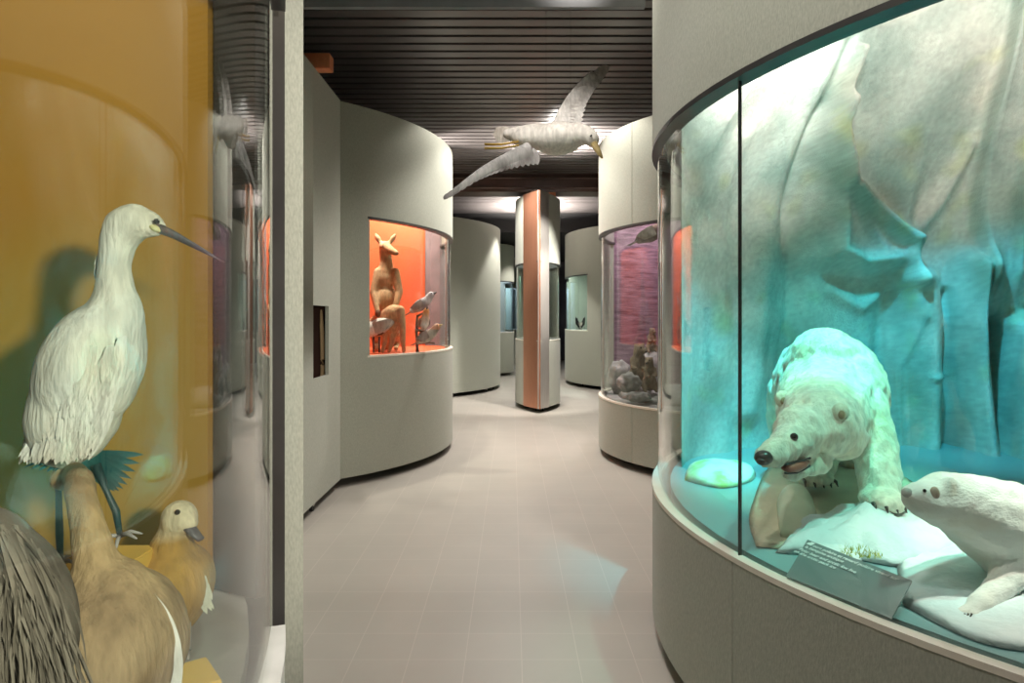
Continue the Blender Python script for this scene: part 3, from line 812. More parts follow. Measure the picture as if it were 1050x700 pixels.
# -- grey plumed bird in the corner
py = .86
def Pl(u, v, d=0): return P(u, v, py + d)
plume = thing('plumed_bird', 'bird with long drooping grey brown plumes in the lower left corner', 'bird', Pl(10, 850))
pr = [('ell', Pl(5, 640), (.075, .09, .13), (0, -12, 0)), ('ell', Pl(-25, 600), (.07, .08, .10))]
blob('body', pr, .007, M['feather'], plume, 5, col=lambda c: lerp3((.16, .13, .10), (.08, .066, .05), .4 + noise.noise(c * 15)))
bm = BM()
for k in range(330):
    u0 = rnd.uniform(-30, 48); v0 = 536 + max(0, (u0 - 18)) * 1.1 + rnd.uniform(0, 70); d0 = -.085 + abs(u0 - 5) * .0009
    ln = rnd.uniform(60, 170); sl = rnd.uniform(.05, .50)
    leaf(bm, Pl(u0, v0, d0 + .01), Pl(u0 + ln * sl, v0 + ln, d0 - .008), rnd.uniform(.0012, .0036), rnd.uniform(.02, .12), 6, Vector((1, rnd.uniform(-.5, .5), .1)))
o = obj('plumage', bm, M['plume'], plume, 180, recalc=False)
for dx in (-.03, .03):
    b = Pl(0, 740); obj('leg', tube(BM(), [(b.x + dx, py, b.z + .02), (b.x + dx, py, W0 + .003)], [.008, .007], 8), M['legpale'], plume, 180)

# -- buff duck
dy_ = 1.42
def D(u, v, d=0): return P(u, v, dy_ + d)
duck = thing('shelduck', 'buff duck with pale head and dark bill beside the goose', 'bird', D(180, 667))
pr = [('ell', D(178, 600), (.078, .10, .088), (0, 12, 0)), ('ell', D(172, 622, .05), (.07, .12, .065)), ('ell', D(176, 565), (.045, .05, .05))]
chain(pr, [D(174, 560), D(177, 545), D(182, 533)], [.036, .029, .033]); pr.append(('ell', D(184, 531), (.036, .04, .037)))
pr.append(('ell', D(192, 536, -.01), (.022, .024, .020)))
def dcol(c):
    z = c.z; zz = D(0, 552).z
    return lerp3(lerp3((.52, .31, .08), (.44, .25, .06), .4 + noise.noise(c * 18)), (.76, .66, .44), (z - zz) * 40)
blob('body', pr, .006, M['feather'], duck, 5, col=dcol)
obj('bill', tube(BM(), [D(190, 536, -.012), D(198, 545, -.022), D(206, 553, -.03)], [.017, .0125, .009], 12, .55), M['billdark'], duck, 180)
eyeball(D(182, 525, -.037), .0055, duck)
bm = BM()
for k in range(12): leaf(bm, D(209 - k * .5, 590 + k * 2, -.02), D(216 + rnd.uniform(-5, 4), 612 + k * 1.6, -.02), .006, .06, 5, Vector((1, .3, 0)))
o = obj('wing_tip', bm, M['feather'], duck, 180, recalc=False); setcol(o, lambda c: (.74, .72, .56))
for u in (170, 192):
    lg = obj('leg', tube(BM(), [D(u, 632, -.01), D(u + 2, 667, -.01)], [.007, .006], 8), M['legpale'], duck, 180)
    bm = BM(); b = D(u + 2, 666, -.01)
    for q in (-1, 0, 1): tube(bm, [b, b + Vector((q * .014, -.035, -.002))], [.005, .002], 6)
    obj('foot', bm, M['legpale'], lg, 180)

# ================================================================== GULL hanging from the ceiling
gl = 4.0
def U(u, v, d=0): return P(u, v, gl + d)
gull = thing('gull', 'grey and white gull hung in flight below the slatted ceiling', 'bird', U(565, 142))
pr = [('ell', U(572, 142), (.155, .115, .098), (0, -3, 0)), ('ell', U(548, 140, .02), (.14, .09, .075), (0, -4, 0))]
chain(pr, [U(590, 138, -.03), U(602, 138, -.08), U(607, 143, -.10)], [.075, .052, .045])
chain(pr, [U(540, 138, .03), U(520, 137, .05)], [.06, .03])
blob('body', pr, .010, M['feather'], gull, 6, col=lambda c: lerp3((.80, .76, .70), (.52, .47, .43), max(0, (c.z - 2.34) * 7) + .25 * noise.noise(c * 9)))
obj('bill', tube(BM(), [U(609, 147, -.13), U(614, 156, -.15), U(617.5, 162, -.16)], [.02, .015, .006], 10), M['billyellow'], gull, 180)
eyeball(U(606, 139, -.148), .006, gull)
def wing(path, chord, cdir, name, parent, nfe=16, fl=1.6):
    """lofted wing: arm path, chord vectors, plus flight feathers along the trailing edge"""
    bm = BM(); ring_ = []; K = 10
    pts = catmull(path, 6); n = len(pts)
    def lin(a, t):
        x = t * (len(a) - 1); i = min(int(x), len(a) - 2); return a[i] + (a[i + 1] - a[i]) * (x - i)
    cds = [Vector(c) for c in cdir]
    for i, p in enumerate(pts):
        t = i / (n - 1); ch = lin(chord, t); cd = lin(cds, t).normalized()
        ax = (pts[min(i + 1, n - 1)] - pts[max(i - 1, 0)]).normalized(); nv = ax.cross(cd).normalized(); row = []
        for k in range(2 * K):
            th_ = 2 * math.pi * k / (2 * K); xx = .5 - .5 * math.cos(th_)
            yy = .10 * math.sin(th_) * (1 - xx * .75) + .06 * math.sin(math.pi * xx)
            row.append(bm.verts.new(p + cd * ch * .62 * xx + nv * ch * yy))
        ring_.append(row)
    for i in range(n - 1):
        for k in range(2 * K): bm.faces.new((ring_[i][k], ring_[i][(k + 1) % (2 * K)], ring_[i + 1][(k + 1) % (2 * K)], ring_[i + 1][k]))
    bm.faces.new(ring_[0][::-1]); bm.faces.new(ring_[-1])
    o = obj(name, bm, M['feather'], parent, 180)
    bm = BM()
    for k in range(nfe):
        t = k / (nfe - 1); x = t * (n - 1); i = min(int(x), n - 2); p = pts[i].lerp(pts[i + 1], x - i); ch = lin(chord, t); cd = lin(cds, t).normalized()
        ax = (pts[-1] - pts[-3]).normalized(); dirv = (cd * (1 - t * .75) + ax * t * 1.0).normalized()
        L_ = ch * (.85 if t < .7 else .85 + (t - .7) * fl)
        leaf(bm, p + cd * ch * .25, p + cd * ch * .2 + dirv * L_ * .85, ch * .17 + .008, .05, 5, ax.cross(ax.cross(cd).normalized()).cross(dirv.cross(ax)).normalized() if False else (ax - dirv * ax.dot(dirv) * .95))
    f = obj('flight_feathers', bm, M['feather'], o, 180, recalc=False)
    return o, f
o, f = wing([U(566, 126, .05), U(577, 105, .13), U(590, 88, .20), (U(606, 73, .26))], [.20, .17, .165, .15], [(.98, .1, -.1), (.98, .1, -.15), (.9, .1, -.4), (.85, .1, -.5)], 'wing', gull, 18, .5)
cw = lambda c: lerp3((.66, .63, .60), (.30, .26, .23), .15 + 1.1 * noise.noise(c * 11))
setcol(o, lambda c: lerp3((.72, .69, .65), (.30, .27, .24), .25 + 1.2 * noise.noise(c * 13))); setcol(f, cw)
o, f = wing([U(540, 146, -.05), U(518, 157, -.15), U(492, 172, -.26), U(462, 196, -.36)], [.17, .12, .095, .05], [(.35, -.2, -.75), (.3, -.2, -.75), (.25, -.2, -.6), (-.1, -.2, -.5)], 'wing', gull, 18)
setcol(o, lambda c: lerp3((.72, .69, .68), (.34, .31, .30), .1 + .9 * noise.noise(c * 12))); setcol(f, lambda c: lerp3((.70, .66, .66), (.16, .13, .12), max((-.29 - c.x) * 9, .25 + .9 * noise.noise(c * 12))))
bm = BM()
for k in range(9):
    t = k / 8 - .5; leaf(bm, U(528, 138 + t * 5, .04), U(505 + abs(t) * 6, 138 + t * 14, .07), .022, .03, 5, Vector((0, .3, 1)))
o = obj('tail', bm, M['feather'], gull, 180, recalc=False); setcol(o, lambda c: lerp3((.55, .50, .44), (.26, .21, .17), .4 + noise.noise(c * 20)))
for dv in (0, 4):
    obj('foot', tube(BM(), [U(532, 145 + dv, -.02), U(514, 148 + dv, -.03), U(497, 148 + dv, -.02)], [.010, .012, .014], 8, .5), M['legyellow'], gull, 180)
for u, v in ((560, 130), (585, 128)):
    a = U(u, v + 6); obj('hanging_wire', tube(BM(), [a, (a.x, a.y, ZC + .005)], .0007, 5), M['darkmetal'], gull, 180)

# ================================================================== KANGAROO CASE (left, middle) and its plain side wall
C2, R2 = (-2.73, 6.815), 2.13
wl = angle_at(C2, R2, 379)
c2 = case_shell(C2, R2, 1.0, 2.09, (wl, 21.5), 'middle left drum showcase with kangaroo and orange lining', one=True, rim='cream', wheels=((-1.0, 7.6),))
obj('case_floor', slab(BM(), circ(C2, R2 - .075), .94, .996), M['orange'], c2)
bp = catmull([(-2.9, 5.6, 0), (-2.3, 6.1, 0), (-1.75, 6.78, 0), (-1.32, 7.28, 0), (-.965, 7.58, 0)], 8)
obj('backdrop', slab(BM(), bp + [p + Vector((-.02, .02, 0)) for p in bp][::-1], .996, 2.86), M['orange'], c2, 60)
obj('side_board', slab(BM(), [(-.965, 7.59), (-.80, 7.56), (-.72, 7.60), (-.80, 7.60), (-.965, 7.62)], .996, 2.86), M['reflectboard'], c2, 30)  # mauve puts the rock case's reflection in the glass into this board's colour
# side wall with slot window
wall = thing('partition', 'plain felt partition with narrow slot window beside the kangaroo case', 'partition', (-1.35, 4.0, 0))
bm = BM(); X0, X1 = -1.335, -1.31
ys = [2.78, 4.50, 4.88, 5.205]; zs = [ZB, .895, 1.385, ZT]
for i in range(3):
    for j in range(3):
        if i == 1 and j == 1: continue
        box(bm, X0, X1, ys[i], ys[i + 1], zs[j], zs[j + 1])
bmesh.ops.remove_doubles(bm, verts=bm.verts, dist=.0005)
ded = {}
for f_ in bm.faces: ded.setdefault(tuple(sorted(v.index for v in f_.verts)), []).append(f_)
bm.verts.index_update(); ded = {}
for f_ in bm.faces: ded.setdefault(tuple(sorted(v.index for v in f_.verts)), []).append(f_)
bmesh.ops.delete(bm, geom=[f_ for g in ded.values() if len(g) > 1 for f_ in g], context='FACES_ONLY')
obj('panel', bm, M['felt'], wall, 30)
nb = BM(); box(nb, -1.86, -1.84, 4.3, 5.0, .85, 1.45); box(nb, -1.84, -1.368, 4.98, 5.0, .86, 1.43); box(nb, -1.84, -1.335, 4.46, 4.48, .85, 1.45)
box(nb, -1.84, -1.335, 4.3, 5.0, .84, .86); box(nb, -1.84, -1.335, 4.3, 5.0, 1.43, 1.45)
nich = obj('niche', nb, M['darkbrown'], wall, 30)
obj('niche_side', box(BM(), -1.368, -1.335, 4.98, 5.0, .86, 1.43), M['deepgreen'], wall, 30)
obj('niche_slat', tube(BM(), catmull([(-1.378, 4.955, .862), (-1.376, 4.955, 1.0), (-1.380, 4.955, 1.2), (-1.386, 4.955, 1.36)], 4), [.015] * 10 + [.012, .010, .007], 10), M['paleplank'], wall, 60)
castor(wall, -1.35, 4.6)
def copper_lamp(loc, label, rz=0, s=1.):
    o = thing('uplight', label, 'lamp', loc)
    m_ = Matrix.Translation(loc) @ Matrix.Rotation(R_(rz), 4, 'Z') @ Matrix.Scale(s, 4)
    bm = BM(); box(bm, -.09, .09, -.05, .05, 0, .10, m_); bmesh.ops.bevel(bm, geom=bm.edges[:], offset=.004, segments=2, affect='EDGES'); obj('housing', bm, M['copperbox'], o, 30)
    bm = BM(); box(bm, -.07, .07, -.035, .035, .0995, .103, m_); obj('lens', bm, M['white'], o, 30)
copper_lamp((-1.30, 4.58, ZT), 'orange box uplight on top of the slot window partition')

def animal_eye(c, r, p): eyeball(c, r, p)
# -- kangaroo
ky = 6.32
def K(u, v, d=0): return P(u, v, ky + d)
kg = thing('kangaroo', 'tall tan kangaroo standing upright against the orange lining', 'kangaroo', K(396, 359))
pr = [('ell', K(396, 286), (.088, .085, .10)), ('ell', K(396, 308), (.108, .11, .15)), ('ell', K(396, 330, .04), (.125, .13, .12))]
chain(pr, [K(396, 280), K(396, 268), K(395, 257)], [.078, .060, .056]); pr.append(('ell', K(395, 253, -.01), (.056, .065, .056)))
chain(pr, [K(398, 255, -.04), K(403, 258, -.08), K(406.5, 259.5, -.095)], [.046, .034, .026])
for a, b in (((390, 249), (384.5, 239)), ((400, 249), (406, 239.5))): chain(pr, [K(*a), K((a[0] + b[0]) / 2, (a[1] + b[1]) / 2), K(*b)], [.020, .028, .008])
chain(pr, [K(388, 279, -.03), K(383, 299, -.08), K(387, 319, -.15)], [.046, .036, .026]); chain(pr, [K(405, 279, -.03), K(409.5, 299, -.08), K(404, 319, -.15)], [.046, .036, .026])
for s in (-1, 1):
    x = 396 + s * 9
    chain(pr, [K(x, 332, .02), K(x + s * 2, 342, -.06), K(x + s * 2, 352, .05), K(x + s, 357, -.12)], [.085, .055, .03, .024])
chain(pr, [K(396, 338, .14), K(396, 354, .3), K(398, 357, .5)], [.07, .05, .03])
kcol = lambda c: lerp3((.62, .36, .18), (.74, .50, .30), .5 + noise.noise(c * 7))
blob('body', pr, .011, M['coat'], kg, 4, col=kcol)
for s in ((392.5, 252, -.055), (400, 252.5, -.06)): eyeball(K(*s), .009, kg)
obj('nose', ball(BM(), K(407, 260, -.10), .014, 2), M['nose'], kg, 180)
for u, v in ((387.5, 321), (403.5, 321)): obj('paw', ball(BM(), K(u, v, -.155), (.028, .03, .036), 2), mat('dark_paw', (.20, .10, .06), rough=.8), kg, 180)
# -- wallaby turned away in front of it
wy = 6.02
def Wb(u, v, d=0): return P(u, v, wy + d)
wb = thing('wallaby', 'pale buff wallaby bent forward in front of the kangaroo legs', 'wallaby', Wb(404, 360))
pr = [('ell', Wb(404, 322), (.095, .10, .085)), ('ell', Wb(402, 334, .02), (.08, .10, .08))]
chain(pr, [Wb(410, 318, -.05), Wb(413, 335, -.07), Wb(413, 350, -.06), Wb(414, 360, -.05)], [.045, .03, .024, .018])
chain(pr, [Wb(396, 322), Wb(393, 340, -.02), Wb(395, 350), Wb(392, 360, -.03)], [.05, .032, .022, .02])
chain(pr, [Wb(404, 335), Wb(402, 350, -.02), Wb(399, 360, -.04)], [.045, .028, .018])
chain(pr, [Wb(400, 322, .06), Wb(394, 330, .12)], [.05, .045])
blob('body', pr, .010, M['coat'], wb, 4, col=lambda c: lerp3((.80, .54, .32), (.62, .33, .16), .4 + noise.noise(c * 6)))
def small_bird(name, label, c, fwd, s, colf, bill, legs=None, legm=None, grp=None, billm='billdark', cat='bird'):
    """body + head + bill + wings + tail; c centre, fwd unit vector from tail to head, s body half length"""
    fwd = Vector(fwd).normalized(); c = Vector(c); up = Vector((0, 0, 1)); sd = fwd.cross(up)
    sd = sd.normalized() if sd.length > .1 else Vector((1, 0, 0))
    up = sd.cross(fwd)
    low = legs[-1][-1] if legs else c
    o = thing(name, label, cat, (c.x, c.y, low[2] if legs else c.z - s), grp)
    pr = []; chain(pr, [c - fwd * s * .7, c, c + fwd * s * .5], [s * .22, s * .46, s * .38])
    hd = c + fwd * s * .95 + Vector((0, 0, s * .25)); pr.append(('cap', c + fwd * s * .5, s * .34, hd, s * .27))
    blob('body', pr, max(s * .07, .004), M['feather'], o, 3, col=colf)
    bd = (fwd + Vector((0, 0, -.15))).normalized()
    obj('bill', tube(BM(), [hd + bd * s * .2, hd + bd * s * (.25 + bill)], [s * .11, s * .03], 8), M[billm], o, 180)
    for q in (-1, 1): eyeball(hd + sd * q * s * .2 + fwd * s * .1 + Vector((0, 0, s * .06)), s * .045, o)
    bm = BM()
    for k in range(5): leaf(bm, c - fwd * s * .6 + sd * (k - 2) * s * .06, c - fwd * s * 1.45 + sd * (k - 2) * s * .12, s * .09, .03, 4, sd)
    t = obj('tail', bm, M['feather'], o, 180, recalc=False); setcol(t, lambda p: lerp3((.30, .24, .22), (.55, .48, .44), noise.noise(p * 25) + .4))
    for q in (-1, 1):
        bm = BM()
        for k in range(7): leaf(bm, c + fwd * s * .35 + sd * q * s * .40 + up * s * (.25 - k * .07), c - fwd * s * (.75 - k * .05) + sd * q * s * (.36 - .01 * k) + up * s * (.16 - k * .05), s * .10, .10 * q, 5, up)
        wgo = obj('wing', bm, M['feather'], o, 180, recalc=False); setcol(wgo, lambda p: lerp3((.42, .33, .29), (.66, .58, .52), noise.noise(p * 18) + .4))
    for lg in (legs or []): obj('leg', tube(BM(), lg, s * .05, 8), M[legm or 'legpale'], o, 180)
    return o
by = 5.92
def B(u, v, d=0): return P(u, v, by + d)
zf = 1.0
def bl_(u, d=0): b = B(u, 345, d); return [b, (b.x, b.y, zf + .002)]
small_bird('wading_bird', 'white and brown wading bird beside the wallaby in the orange case', B(388, 335), (-.75, -.35, -.3), .17,
           lambda c: lerp3((.84, .80, .76), (.16, .08, .06), (1 if noise.noise(c * 7 + Vector((2, 0, 0))) > .12 else 0)), .5, [bl_(383), bl_(389)], 'billdark')
perch = thing('perch', 'dark branching perch under the three small birds', 'perch', (B(430, 350, .1).x, by + .1, zf))
b0 = B(428, 356, .1)
obj('stem', tube(BM(), [(b0.x, b0.y, zf), B(427, 340, .1), B(428, 323, .12)], [.016, .013, .010], 8), M['wood'], perch, 180)
obj('branch', tube(BM(), [B(427, 338, .1), B(436, 340, .1), B(447, 338, .12)], [.011, .009, .007], 8), M['wood'], perch, 180)
obj('branch', tube(BM(), [B(428, 324, .12), B(436, 320, .12)], [.010, .007], 8), M['wood'], perch, 180)
obj('branch', tube(BM(), [B(427, 352, .1), B(440, 351, .08), B(446, 352, .08)], [.011, .009, .006], 8), M['wood'], perch, 180)
bg = 'small birds on the perch'
small_bird('parrot', 'grey bird leaning up to the right on top of the perch', B(431, 313, .1), (.85, -.1, .55), .12, lambda c: lerp3((.74, .68, .68), (.32, .26, .28), .3 + noise.noise(c * 16)), .22, grp=bg)
small_bird('parrot', 'white and orange bird sitting upright in the middle of the perch', B(435, 331, .08), (.25, -.45, .85), .10, lambda c: lerp3((.86, .80, .74), (.80, .36, .14), (c.z - 1.24) * 9), .22, grp=bg)
small_bird('parrot', 'speckled bird with orange head lowest on the perch', B(437, 345, .06), (.85, -.2, .5), .12, lambda c: lerp3((.72, .62, .52), (.80, .28, .10) if c.z > 1.2 else (.26, .2, .16), .3 + noise.noise(c * 18)), .22, grp=bg, billm='billyellow')

# ================================================================== ROCK CASE (right, middle)
C3, R3 = (2.338, 6.51), 1.5
s3 = angle_at(C3, R3, 648) % 360
c3 = case_shell(C3, R3, .555, 2.085, (150, 235), 'middle right drum showcase with rocks and brown animals', (s3,), (s3,), wheels=((1.15, 7.2), (1.25, 5.9)))
obj('case_floor', slab(BM(), circ(C3, R3 - .075), .50, .551), M['rock'], c3)
obj('backdrop', slab(BM(), [(1.05, 7.25), (1.35, 7.32), (1.9, 7.3), (2.6, 7.0), (3.1, 6.5), (3.12, 6.55), (2.62, 7.06), (1.92, 7.36), (1.35, 7.38), (1.04, 7.31)], .551, 2.86), M['mauve'], c3, 50)
def rock(c, r, label, seed, rot=(0, 0, 20)):
    bm = BM(); ball(bm, c, r, 4, rot)
    cv = Vector(c)
    for v in bm.verts:
        d = v.co - cv; v.co = cv + d * (1 + .28 * noise.noise(d * (2.2 / max(r)) + Vector((seed, 0, 0))) + .08 * noise.noise(d * (7 / max(r)) + Vector((seed, 3, 0))))
        v.co.z = max(v.co.z, .551)
    tag(obj('rock', bm, M['rock'], None, 50, origin=(c[0], c[1], .551)), label, 'rock', 'rocks in the mauve case')
def T(u, v, Y): return P(u, v, Y)
mound('gravel_bed', [(1.02, 6.35), (1.25, 5.88), (1.7, 5.72), (2.1, 5.9), (2.1, 6.8), (1.5, 6.95), (1.08, 6.8)], .551, .11, M['rock'],
      'grey gravel bed under the rocks in the mauve case', 'gravel', .02, seed=31, sc=14, power=.4)
rock(T(645, 392, 6.02), (.10, .10, .085), 'big pale grey rock at the front left of the mauve case', 1)
rock(T(655, 407, 5.92), (.10, .08, .045), 'flat grey rock lying at the front of the mauve case', 4)
rock(T(636, 387, 6.75), (.11, .12, .18), 'dark tall rock behind the pale grey rock in the mauve case', 7)
rock(T(668, 380, 6.88), (.16, .14, .22), 'broad rock behind the upright brown animals in the mauve case', 9)
def marmot(c, h, label, seed, face=1):
    c = Vector(c); o = thing('marmot', label, 'animal', c, 'brown animals on the rocks')
    pr = [('ell', c + Vector((0, 0, h * .26)), (h * .20, h * .20, h * .25)), ('ell', c + Vector((0, -.01, h * .52)), (h * .16, h * .15, h * .24))]
    hd = c + Vector((face * h * .02, -h * .05, h * .84)); chain(pr, [c + Vector((0, -.01, h * .62)), hd], [h * .12, h * .125])
    chain(pr, [hd, hd + Vector((face * h * .10, -h * .13, -h * .04))], [h * .10, h * .055])
    for s in (-1, 1):
        pr.append(('ell', hd + Vector((s * h * .09, 0, h * .10)), (h * .035, h * .02, h * .04)))
        chain(pr, [c + Vector((s * h * .13, -h * .05, h * .62)), c + Vector((s * h * .15, -h * .16, h * .45)), c + Vector((s * h * .06, -h * .24, h * .44))], [h * .06, h * .045, h * .03])
        chain(pr, [c + Vector((s * h * .14, -h * .05, h * .18)), c + Vector((s * h * .15, -h * .16, h * .05)), c + Vector((s * h * .14, -h * .26, h * .03))], [h * .11, h * .06, h * .035])
    chain(pr, [c + Vector((0, h * .15, h * .1)), c + Vector((h * .1, h * .38, h * .05))], [h * .07, h * .05])
    blob('body', pr, h * .03, M['coat'], o, 3, col=lambda p: lerp3((.20, .14, .10), (.34, .25, .17), .4 + noise.noise(p * 14 + Vector((seed, 0, 0)))))
    eyeball(hd + Vector((face * h * .02, -h * .11, h * .03)), h * .02, o)
    obj('nose', ball(BM(), hd + Vector((face * h * .115, -h * .175, -h * .045)), h * .024, 2), M['nose'], o, 180)
a = T(654, 391, 6.28); marmot((a.x, a.y, .655), .43, 'taller brown animal standing upright on the left among the rocks', 1)
a = T(666, 396, 6.05); marmot((a.x, a.y, .65), .32, 'smaller dark brown animal sitting at the front right of the rocks', 5, -1)
a = T(668, 372, 6.86); marmot((a.x, a.y, .96), .25, 'brown animal sitting on the broad rock behind the two upright ones', 9)
small_bird('bird_of_prey', 'dark brown bird of prey perched under the top of the mauve case', T(667, 240, 6.3), (.7, -.3, .35), .17, lambda c: lerp3((.22, .13, .12), (.36, .24, .2), .4 + noise.noise(c * 12)), .2)

# ================================================================== METAL-EDGED TWIN CASE in the middle of the passage
F0, B0 = Vector((.37, 9.29, 0)), Vector((.40, 11.2, 0)); mid = (F0 + B0) / 2; ax = (B0 - F0).normalized(); nx = Vector((-ax.y, ax.x, 0))
half = (B0 - F0).length / 2; sag = .335; RR = (half * half + sag * sag) / (2 * sag)
def side_pts(s, t0, t1, n=24, off=0.):
    """points of one bowed side from front (t=0) to back (t=1); s=+1 left, -1 right"""
    c = mid - nx * s * (RR - sag); am = math.asin(half / RR); out = []
    for i in range(n + 1):
        t = t0 + (t1 - t0) * i / n; a = -am + 2 * am * t
        out.append(c + nx * s * (RR + off) * math.cos(a) + ax * (RR + off) * math.sin(a))
    return out
pil = thing('display_case', 'slim twin sided showcase with bright metal front edge at the end of the passage', 'display case', (mid.x, mid.y, 0))
for s in (1, -1):
    for nm, z0, z1 in (('lower_panel', ZB, .99), ('upper_panel', 2.07, 3.03)):
        o_, i_ = side_pts(s, .0, 1.), side_pts(s, .0, 1., 24, -.03)
        obj(nm, slab(BM(), o_ + i_[::-1], z0, z1), M['felt'], pil, 30)
    o_, i_ = side_pts(s, .0, 1., 24, -.018), side_pts(s, .0, 1., 24, -.026)
    obj('glass_pane', slab(BM(), o_ + i_[::-1], .992, 2.068), M['glass'], pil, 30)
    o_, i_ = side_pts(s, .0, 1., 24, .003), side_pts(s, .0, 1., 24, -.045)
    obj('lower_rim', slab(BM(), o_ + i_[::-1], .982, .994), M['cream'], pil, 30)
    obj('upper_rim', slab(BM(), o_ + i_[::-1], 2.066, 2.078), M['darkmetal'], pil, 30)
    tt = .20 if s == 1 else .12
    o_, i_ = side_pts(s, -.012, tt, 10, .006), side_pts(s, -.012, tt, 10, -.004)
    obj('metal_edge', slab(BM(), o_ + i_[::-1], ZB - .005, 3.04), M['copper'] if s == 1 else M['steel'], pil, 30)
prof = side_pts(1, .02, .98, 20, -.05) + side_pts(-1, .02, .98, 20, -.05)[::-1]
obj('case_floor', slab(BM(), prof, .94, .985), M['casefloor'], pil, 30)
obj('bottom_board', slab(BM(), prof, ZB + .005, ZB + .03), M['black'], pil, 30)
obj('inner_divider', box(BM(), .375, .405, 9.75, 10.8, .986, 2.066), M['bluewhite'], pil, 30)
obj('top_board', slab(BM(), prof, 2.96, 2.99), M['caseroof'], pil, 30)
for (x, y) in ((.33, 9.55), (.43, 9.55), (.2, 10.4), (.55, 10.4)): castor(pil, x, y)
copper_lamp((.55, 9.95, 3.03), 'orange box uplight on top of the metal edged showcase', 0, .95)

# ================================================================== FAR CASES
C4, R4 = (-2.67, 12.94), 2.45
c4 = thing('display_case', 'plain windowless felt drum at far left behind the kangaroo case', 'display case', (C4[0], C4[1], 0))
obj('shell', ring(BM(), C4, R4, .04, [ZB, ZT]), M['felt'], c4, 30)
obj('top_board', slab(BM(), circ(C4, R4 - .045), ZT - .1, ZT - .06), M['caseroof'], c4)
obj('bottom_board', slab(BM(), circ(C4, R4 - .045), ZB + .01, ZB + .04), M['black'], c4)
for p_ in ((-.45, 12.0), (-.35, 12.6), (-.95, 11.4)): castor(c4, *p_)
C5, R5 = (-.80, 15.9), .85
c5 = case_shell(C5, R5, .98, 2.12, (-90, 40), 'small far drum showcase left of the metal edged one', rim='cream', wheels=((-.3, 15.5), (-.9, 15.3)))
obj('case_floor', slab(BM(), circ(C5, R5 - .075), .93, .976), M['casefloor'], c5)
obj('backdrop', ring(BM(), C5, .45, .03, [.976, 2.86], None, (), -120, 90), M['bluewhite'], c5, 30)
C6, R6 = (3.32, 13.72), 2.25
wr = angle_at(C6, R6, 602) % 360
c6 = case_shell(C6, R6, 1.07, 2.10, (165, wr), 'far right drum showcase with small lit mint window', one=True, rim='cream', wheels=((1.35, 13.0), (1.75, 12.3)))
obj('case_floor', slab(BM(), circ(C6, R6 - .075), 1.0, 1.066), M['casefloor'], c6)
obj('backdrop', ring(BM(), C6, 1.75, .03, [1.066, 2.86], None, (), 140, 250), M['mint'], c6, 30)
C7, R7 = (-.62, 19.2), .8
c7 = case_shell(C7, R7, .98, 2.12, (-110, 40), 'farthest drum showcase glowing pale blue beside the metal edge', rim='cream', wheels=((-.1, 18.9), (-.6, 18.6)))
obj('backdrop', ring(BM(), C7, .45, .03, [.976, 2.86], None, (), -120, 90), M['bluewhite'], c7, 30)
for i, (u, lb) in enumerate(((592.5, 'left small black bird in the mint window'), (597.5, 'right small black bird in the mint window'))):
    p_ = P(u, 333, 12.98 - .1 * i); 
    small_bird('penguin', lb, (p_.x, p_.y, 1.19), (-.35 if i == 0 else .3, -.3, .9), .085, lambda c: (.03, .03, .035), .3,
               [[(p_.x, p_.y, 1.14), (p_.x - .02, p_.y, 1.068)], [(p_.x + .03, p_.y, 1.14), (p_.x + .03, p_.y, 1.068)]], 'billdark', grp=None)

def added_uplight(x, y, z, label):  # invented fixture, added to brighten a band of the slatted ceiling
    o = thing('added_slat_uplight', label, 'lamp', (x, y, z))
    bm = BM(); bmesh.ops.create_cone(bm, cap_ends=True, segments=24, radius1=.035, radius2=.05, depth=.05, matrix=Matrix.Translation((x, y, z - .025)))
    obj('housing', bm, M['darkmetal'], o, 30)
    obj('rod', tube(BM(), [(x + .052, y, z - .03), (x + .052, y, ZC + .002)], .003, 8), M['darkmetal'], o)
    bm = BM(); box(bm, x + .03, x + .064, y - .004, y + .004, z - .036, z - .024); obj('bracket', bm, M['darkmetal'], o, 30)
added_uplight(.57, 8.0, 3.25, 'small dark uplight added behind the gull to brighten the slats')
added_uplight(.40, 12.5, 3.10, 'small dark uplight added behind the metal edged showcase to brighten the slats')

# ================================================================== LIGHT
WARM = (1.0, .86, .70); WHITE = (1.0, .95, .88)
# bear case: white top spots, cyan spots
spot((1.30, 2.35, 2.80), (1.20, 3.5, 2.60), 62, 210, (1.0, .94, .88), .03, .9)
spot((1.75, 1.95, 2.80), (2.2, 3.55, 2.60), 60, 120, (1.0, .84, .78), .03, .9)
spot((2.95, 2.75, 2.75), (1.85, 3.65, 1.9), 62, 60, (.72, .95, .88), .03, .9)
spot((1.20, 2.60, 2.80), (1.06, 3.26, .78), 35, 400, (.003, .48, .62), .04, .9)
spot((1.9, 2.5, 2.80), (1.70, 3.6, .95), 42, 150, (.01, .48, .52), .04, .9)
spot((1.55, 2.6, 2.80), (2.35, 3.5, 1.1), 42, 185, (.06, .64, .86), .03, .9)
spot((1.05, 2.75, 2.80), (.95, 3.35, 1.8), 40, 40, (1.0, .90, .84), .03, .9)
spot((1.18, 2.15, 2.80), (1.28, 2.72, 1.08), 36, 290, (.22, 1.0, .76), .04, .9)
spot((2.1, 1.5, 2.80), (1.50, 1.74, .75), 31, 205, (1.0, .91, .79), .04, .8)
spot((1.40, 1.60, 2.80), (1.10, 2.16, .85), 38, 120, (.30, 1.0, .78), .04, .8)
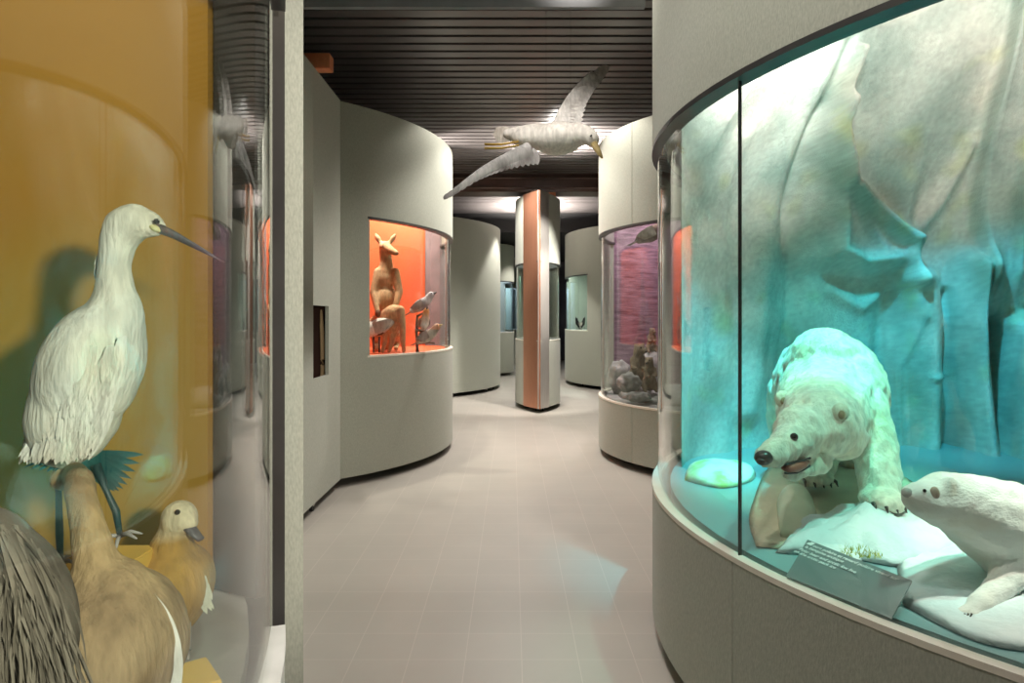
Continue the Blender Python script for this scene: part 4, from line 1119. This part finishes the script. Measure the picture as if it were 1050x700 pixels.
# egret case
spot((.64, -.40, 1.52), (-.9, 1.4, 1.30), 55, 225, (1.0, .93, .80), .05, .6)
spot((-1.0, .9, 2.80), (-1.0, 1.7, 1.2), 110, 16, (1.0, .86, .56), .05, .6)
spot((-2.0, .8, 1.0), (-1.25, 1.75, 1.10), 46, 15, (.02, .62, .72), .02, .8)
# kangaroo case
spot((-1.25, 6.2, 2.82), (-1.5, 6.9, 1.2), 130, 150, (1.0, .86, .72), .05, .6)
spot((-.95, 7.2, 2.82), (-1.3, 7.0, 1.2), 130, 80, (1.0, .86, .72), .05, .6)
# rock case
spot((1.5, 6.4, 2.82), (1.5, 7.2, 1.6), 110, 80, (1.0, .76, .86), .05, .6)
spot((1.35, 6.1, 2.82), (1.3, 6.2, .6), 60, 26, (1.0, .92, .85), .05, .6)
# mint, blue and twin case
spot((1.45, 13.3, 2.8), (1.6, 13.5, 1.2), 140, 220, (.85, 1.0, .93), .05)
area((-.2, 15.6, 2.8), (-.45, 15.8, 1.4), .3, 30, (.7, .8, 1.0))
area((-.05, 18.9, 2.8), (-.3, 19.0, 1.4), .3, 90, (.6, .75, 1.0))
spot((.25, 10.2, 2.9), (.25, 10.2, 1.), 90, 20, (.9, .93, 1.0)); spot((.55, 10.2, 2.9), (.55, 10.2, 1.), 90, 20, (.9, .93, 1.0))
# ceiling down lights over the passage
def down(x, y, p, ang=125, c=WHITE, z=3.37): spot((x, y, z), (x, y, 0), ang, p, c, .05, .35)
down(-.35, 6.2, 36); down(.05, 6.7, 105); down(.55, 5.8, 70); down(.1, 7.9, 140); down(.1, 9.0, 110)
down(0.0, 3.0, 55); down(.05, 1.0, 100)
down(.2, 12.3, 190, 78); down(.8, 15.2, 130, z=3.0)
spot((.95, 8.3, 3.36), (.46, 9.45, 1.7), 50, 420, WHITE, .05, .6)  # this and the next two: aimed spots added to brighten the metal edged showcase
spot((2.4, 9.0, 2.7), (.5, 9.6, 1.7), 34, 260, WHITE, .12, .6)
spot((-.45, 8.6, 3.36), (.2, 9.8, 2.3), 50, 200, WHITE, .05, .6)
spot((.30, 2.3, 3.30), (.24, 4.0, 2.36), 32, 120, WHITE, .04, .8)  # spot added to brighten the gull from the front
# up lights
spot((-1.7, 8.2, 3.02), (.4, 7.9, 3.50), 44, 800, WHITE, .05, .8)
spot((2.0, 7.6, 3.02), (-.1, 8.0, 3.50), 44, 800, WHITE, .05, .8)
spot((.57, 8.0, 3.255), (.57, 8.0, 3.5), 168, 1000, WHITE, .03, .2)  # this and the next shine from the two added fixtures
spot((.40, 12.5, 3.105), (.40, 12.5, 3.5), 168, 1500, WHITE, .03, .2)

w = bpy.data.worlds.new('world'); SC.world = w; w.use_nodes = True
w.node_tree.nodes['Background'].inputs[0].default_value = (.9, .92, 1, 1); w.node_tree.nodes['Background'].inputs[1].default_value = .03

# ================================================================== CAMERA
cam = bpy.data.cameras.new('camera'); co = bpy.data.objects.new('camera', cam); COL.objects.link(co)
cam.sensor_width = 36; cam.lens = 24; cam.clip_start = .02
co.location = (0, 0, H); co.rotation_euler = (R_(90), 0, 0); cam.shift_y = -(350 - CY) / 1050
SC.camera = co
SC.view_settings.view_transform = 'Standard'; SC.view_settings.look = 'None'; SC.view_settings.gamma = 1; SC.view_settings.exposure = .12
SC.view_settings.use_curve_mapping = False
SC.cycles.use_denoising = True; SC.cycles.transparent_max_bounces = 24; SC.cycles.max_bounces = 10
SC.cycles.sample_clamp_indirect = 4
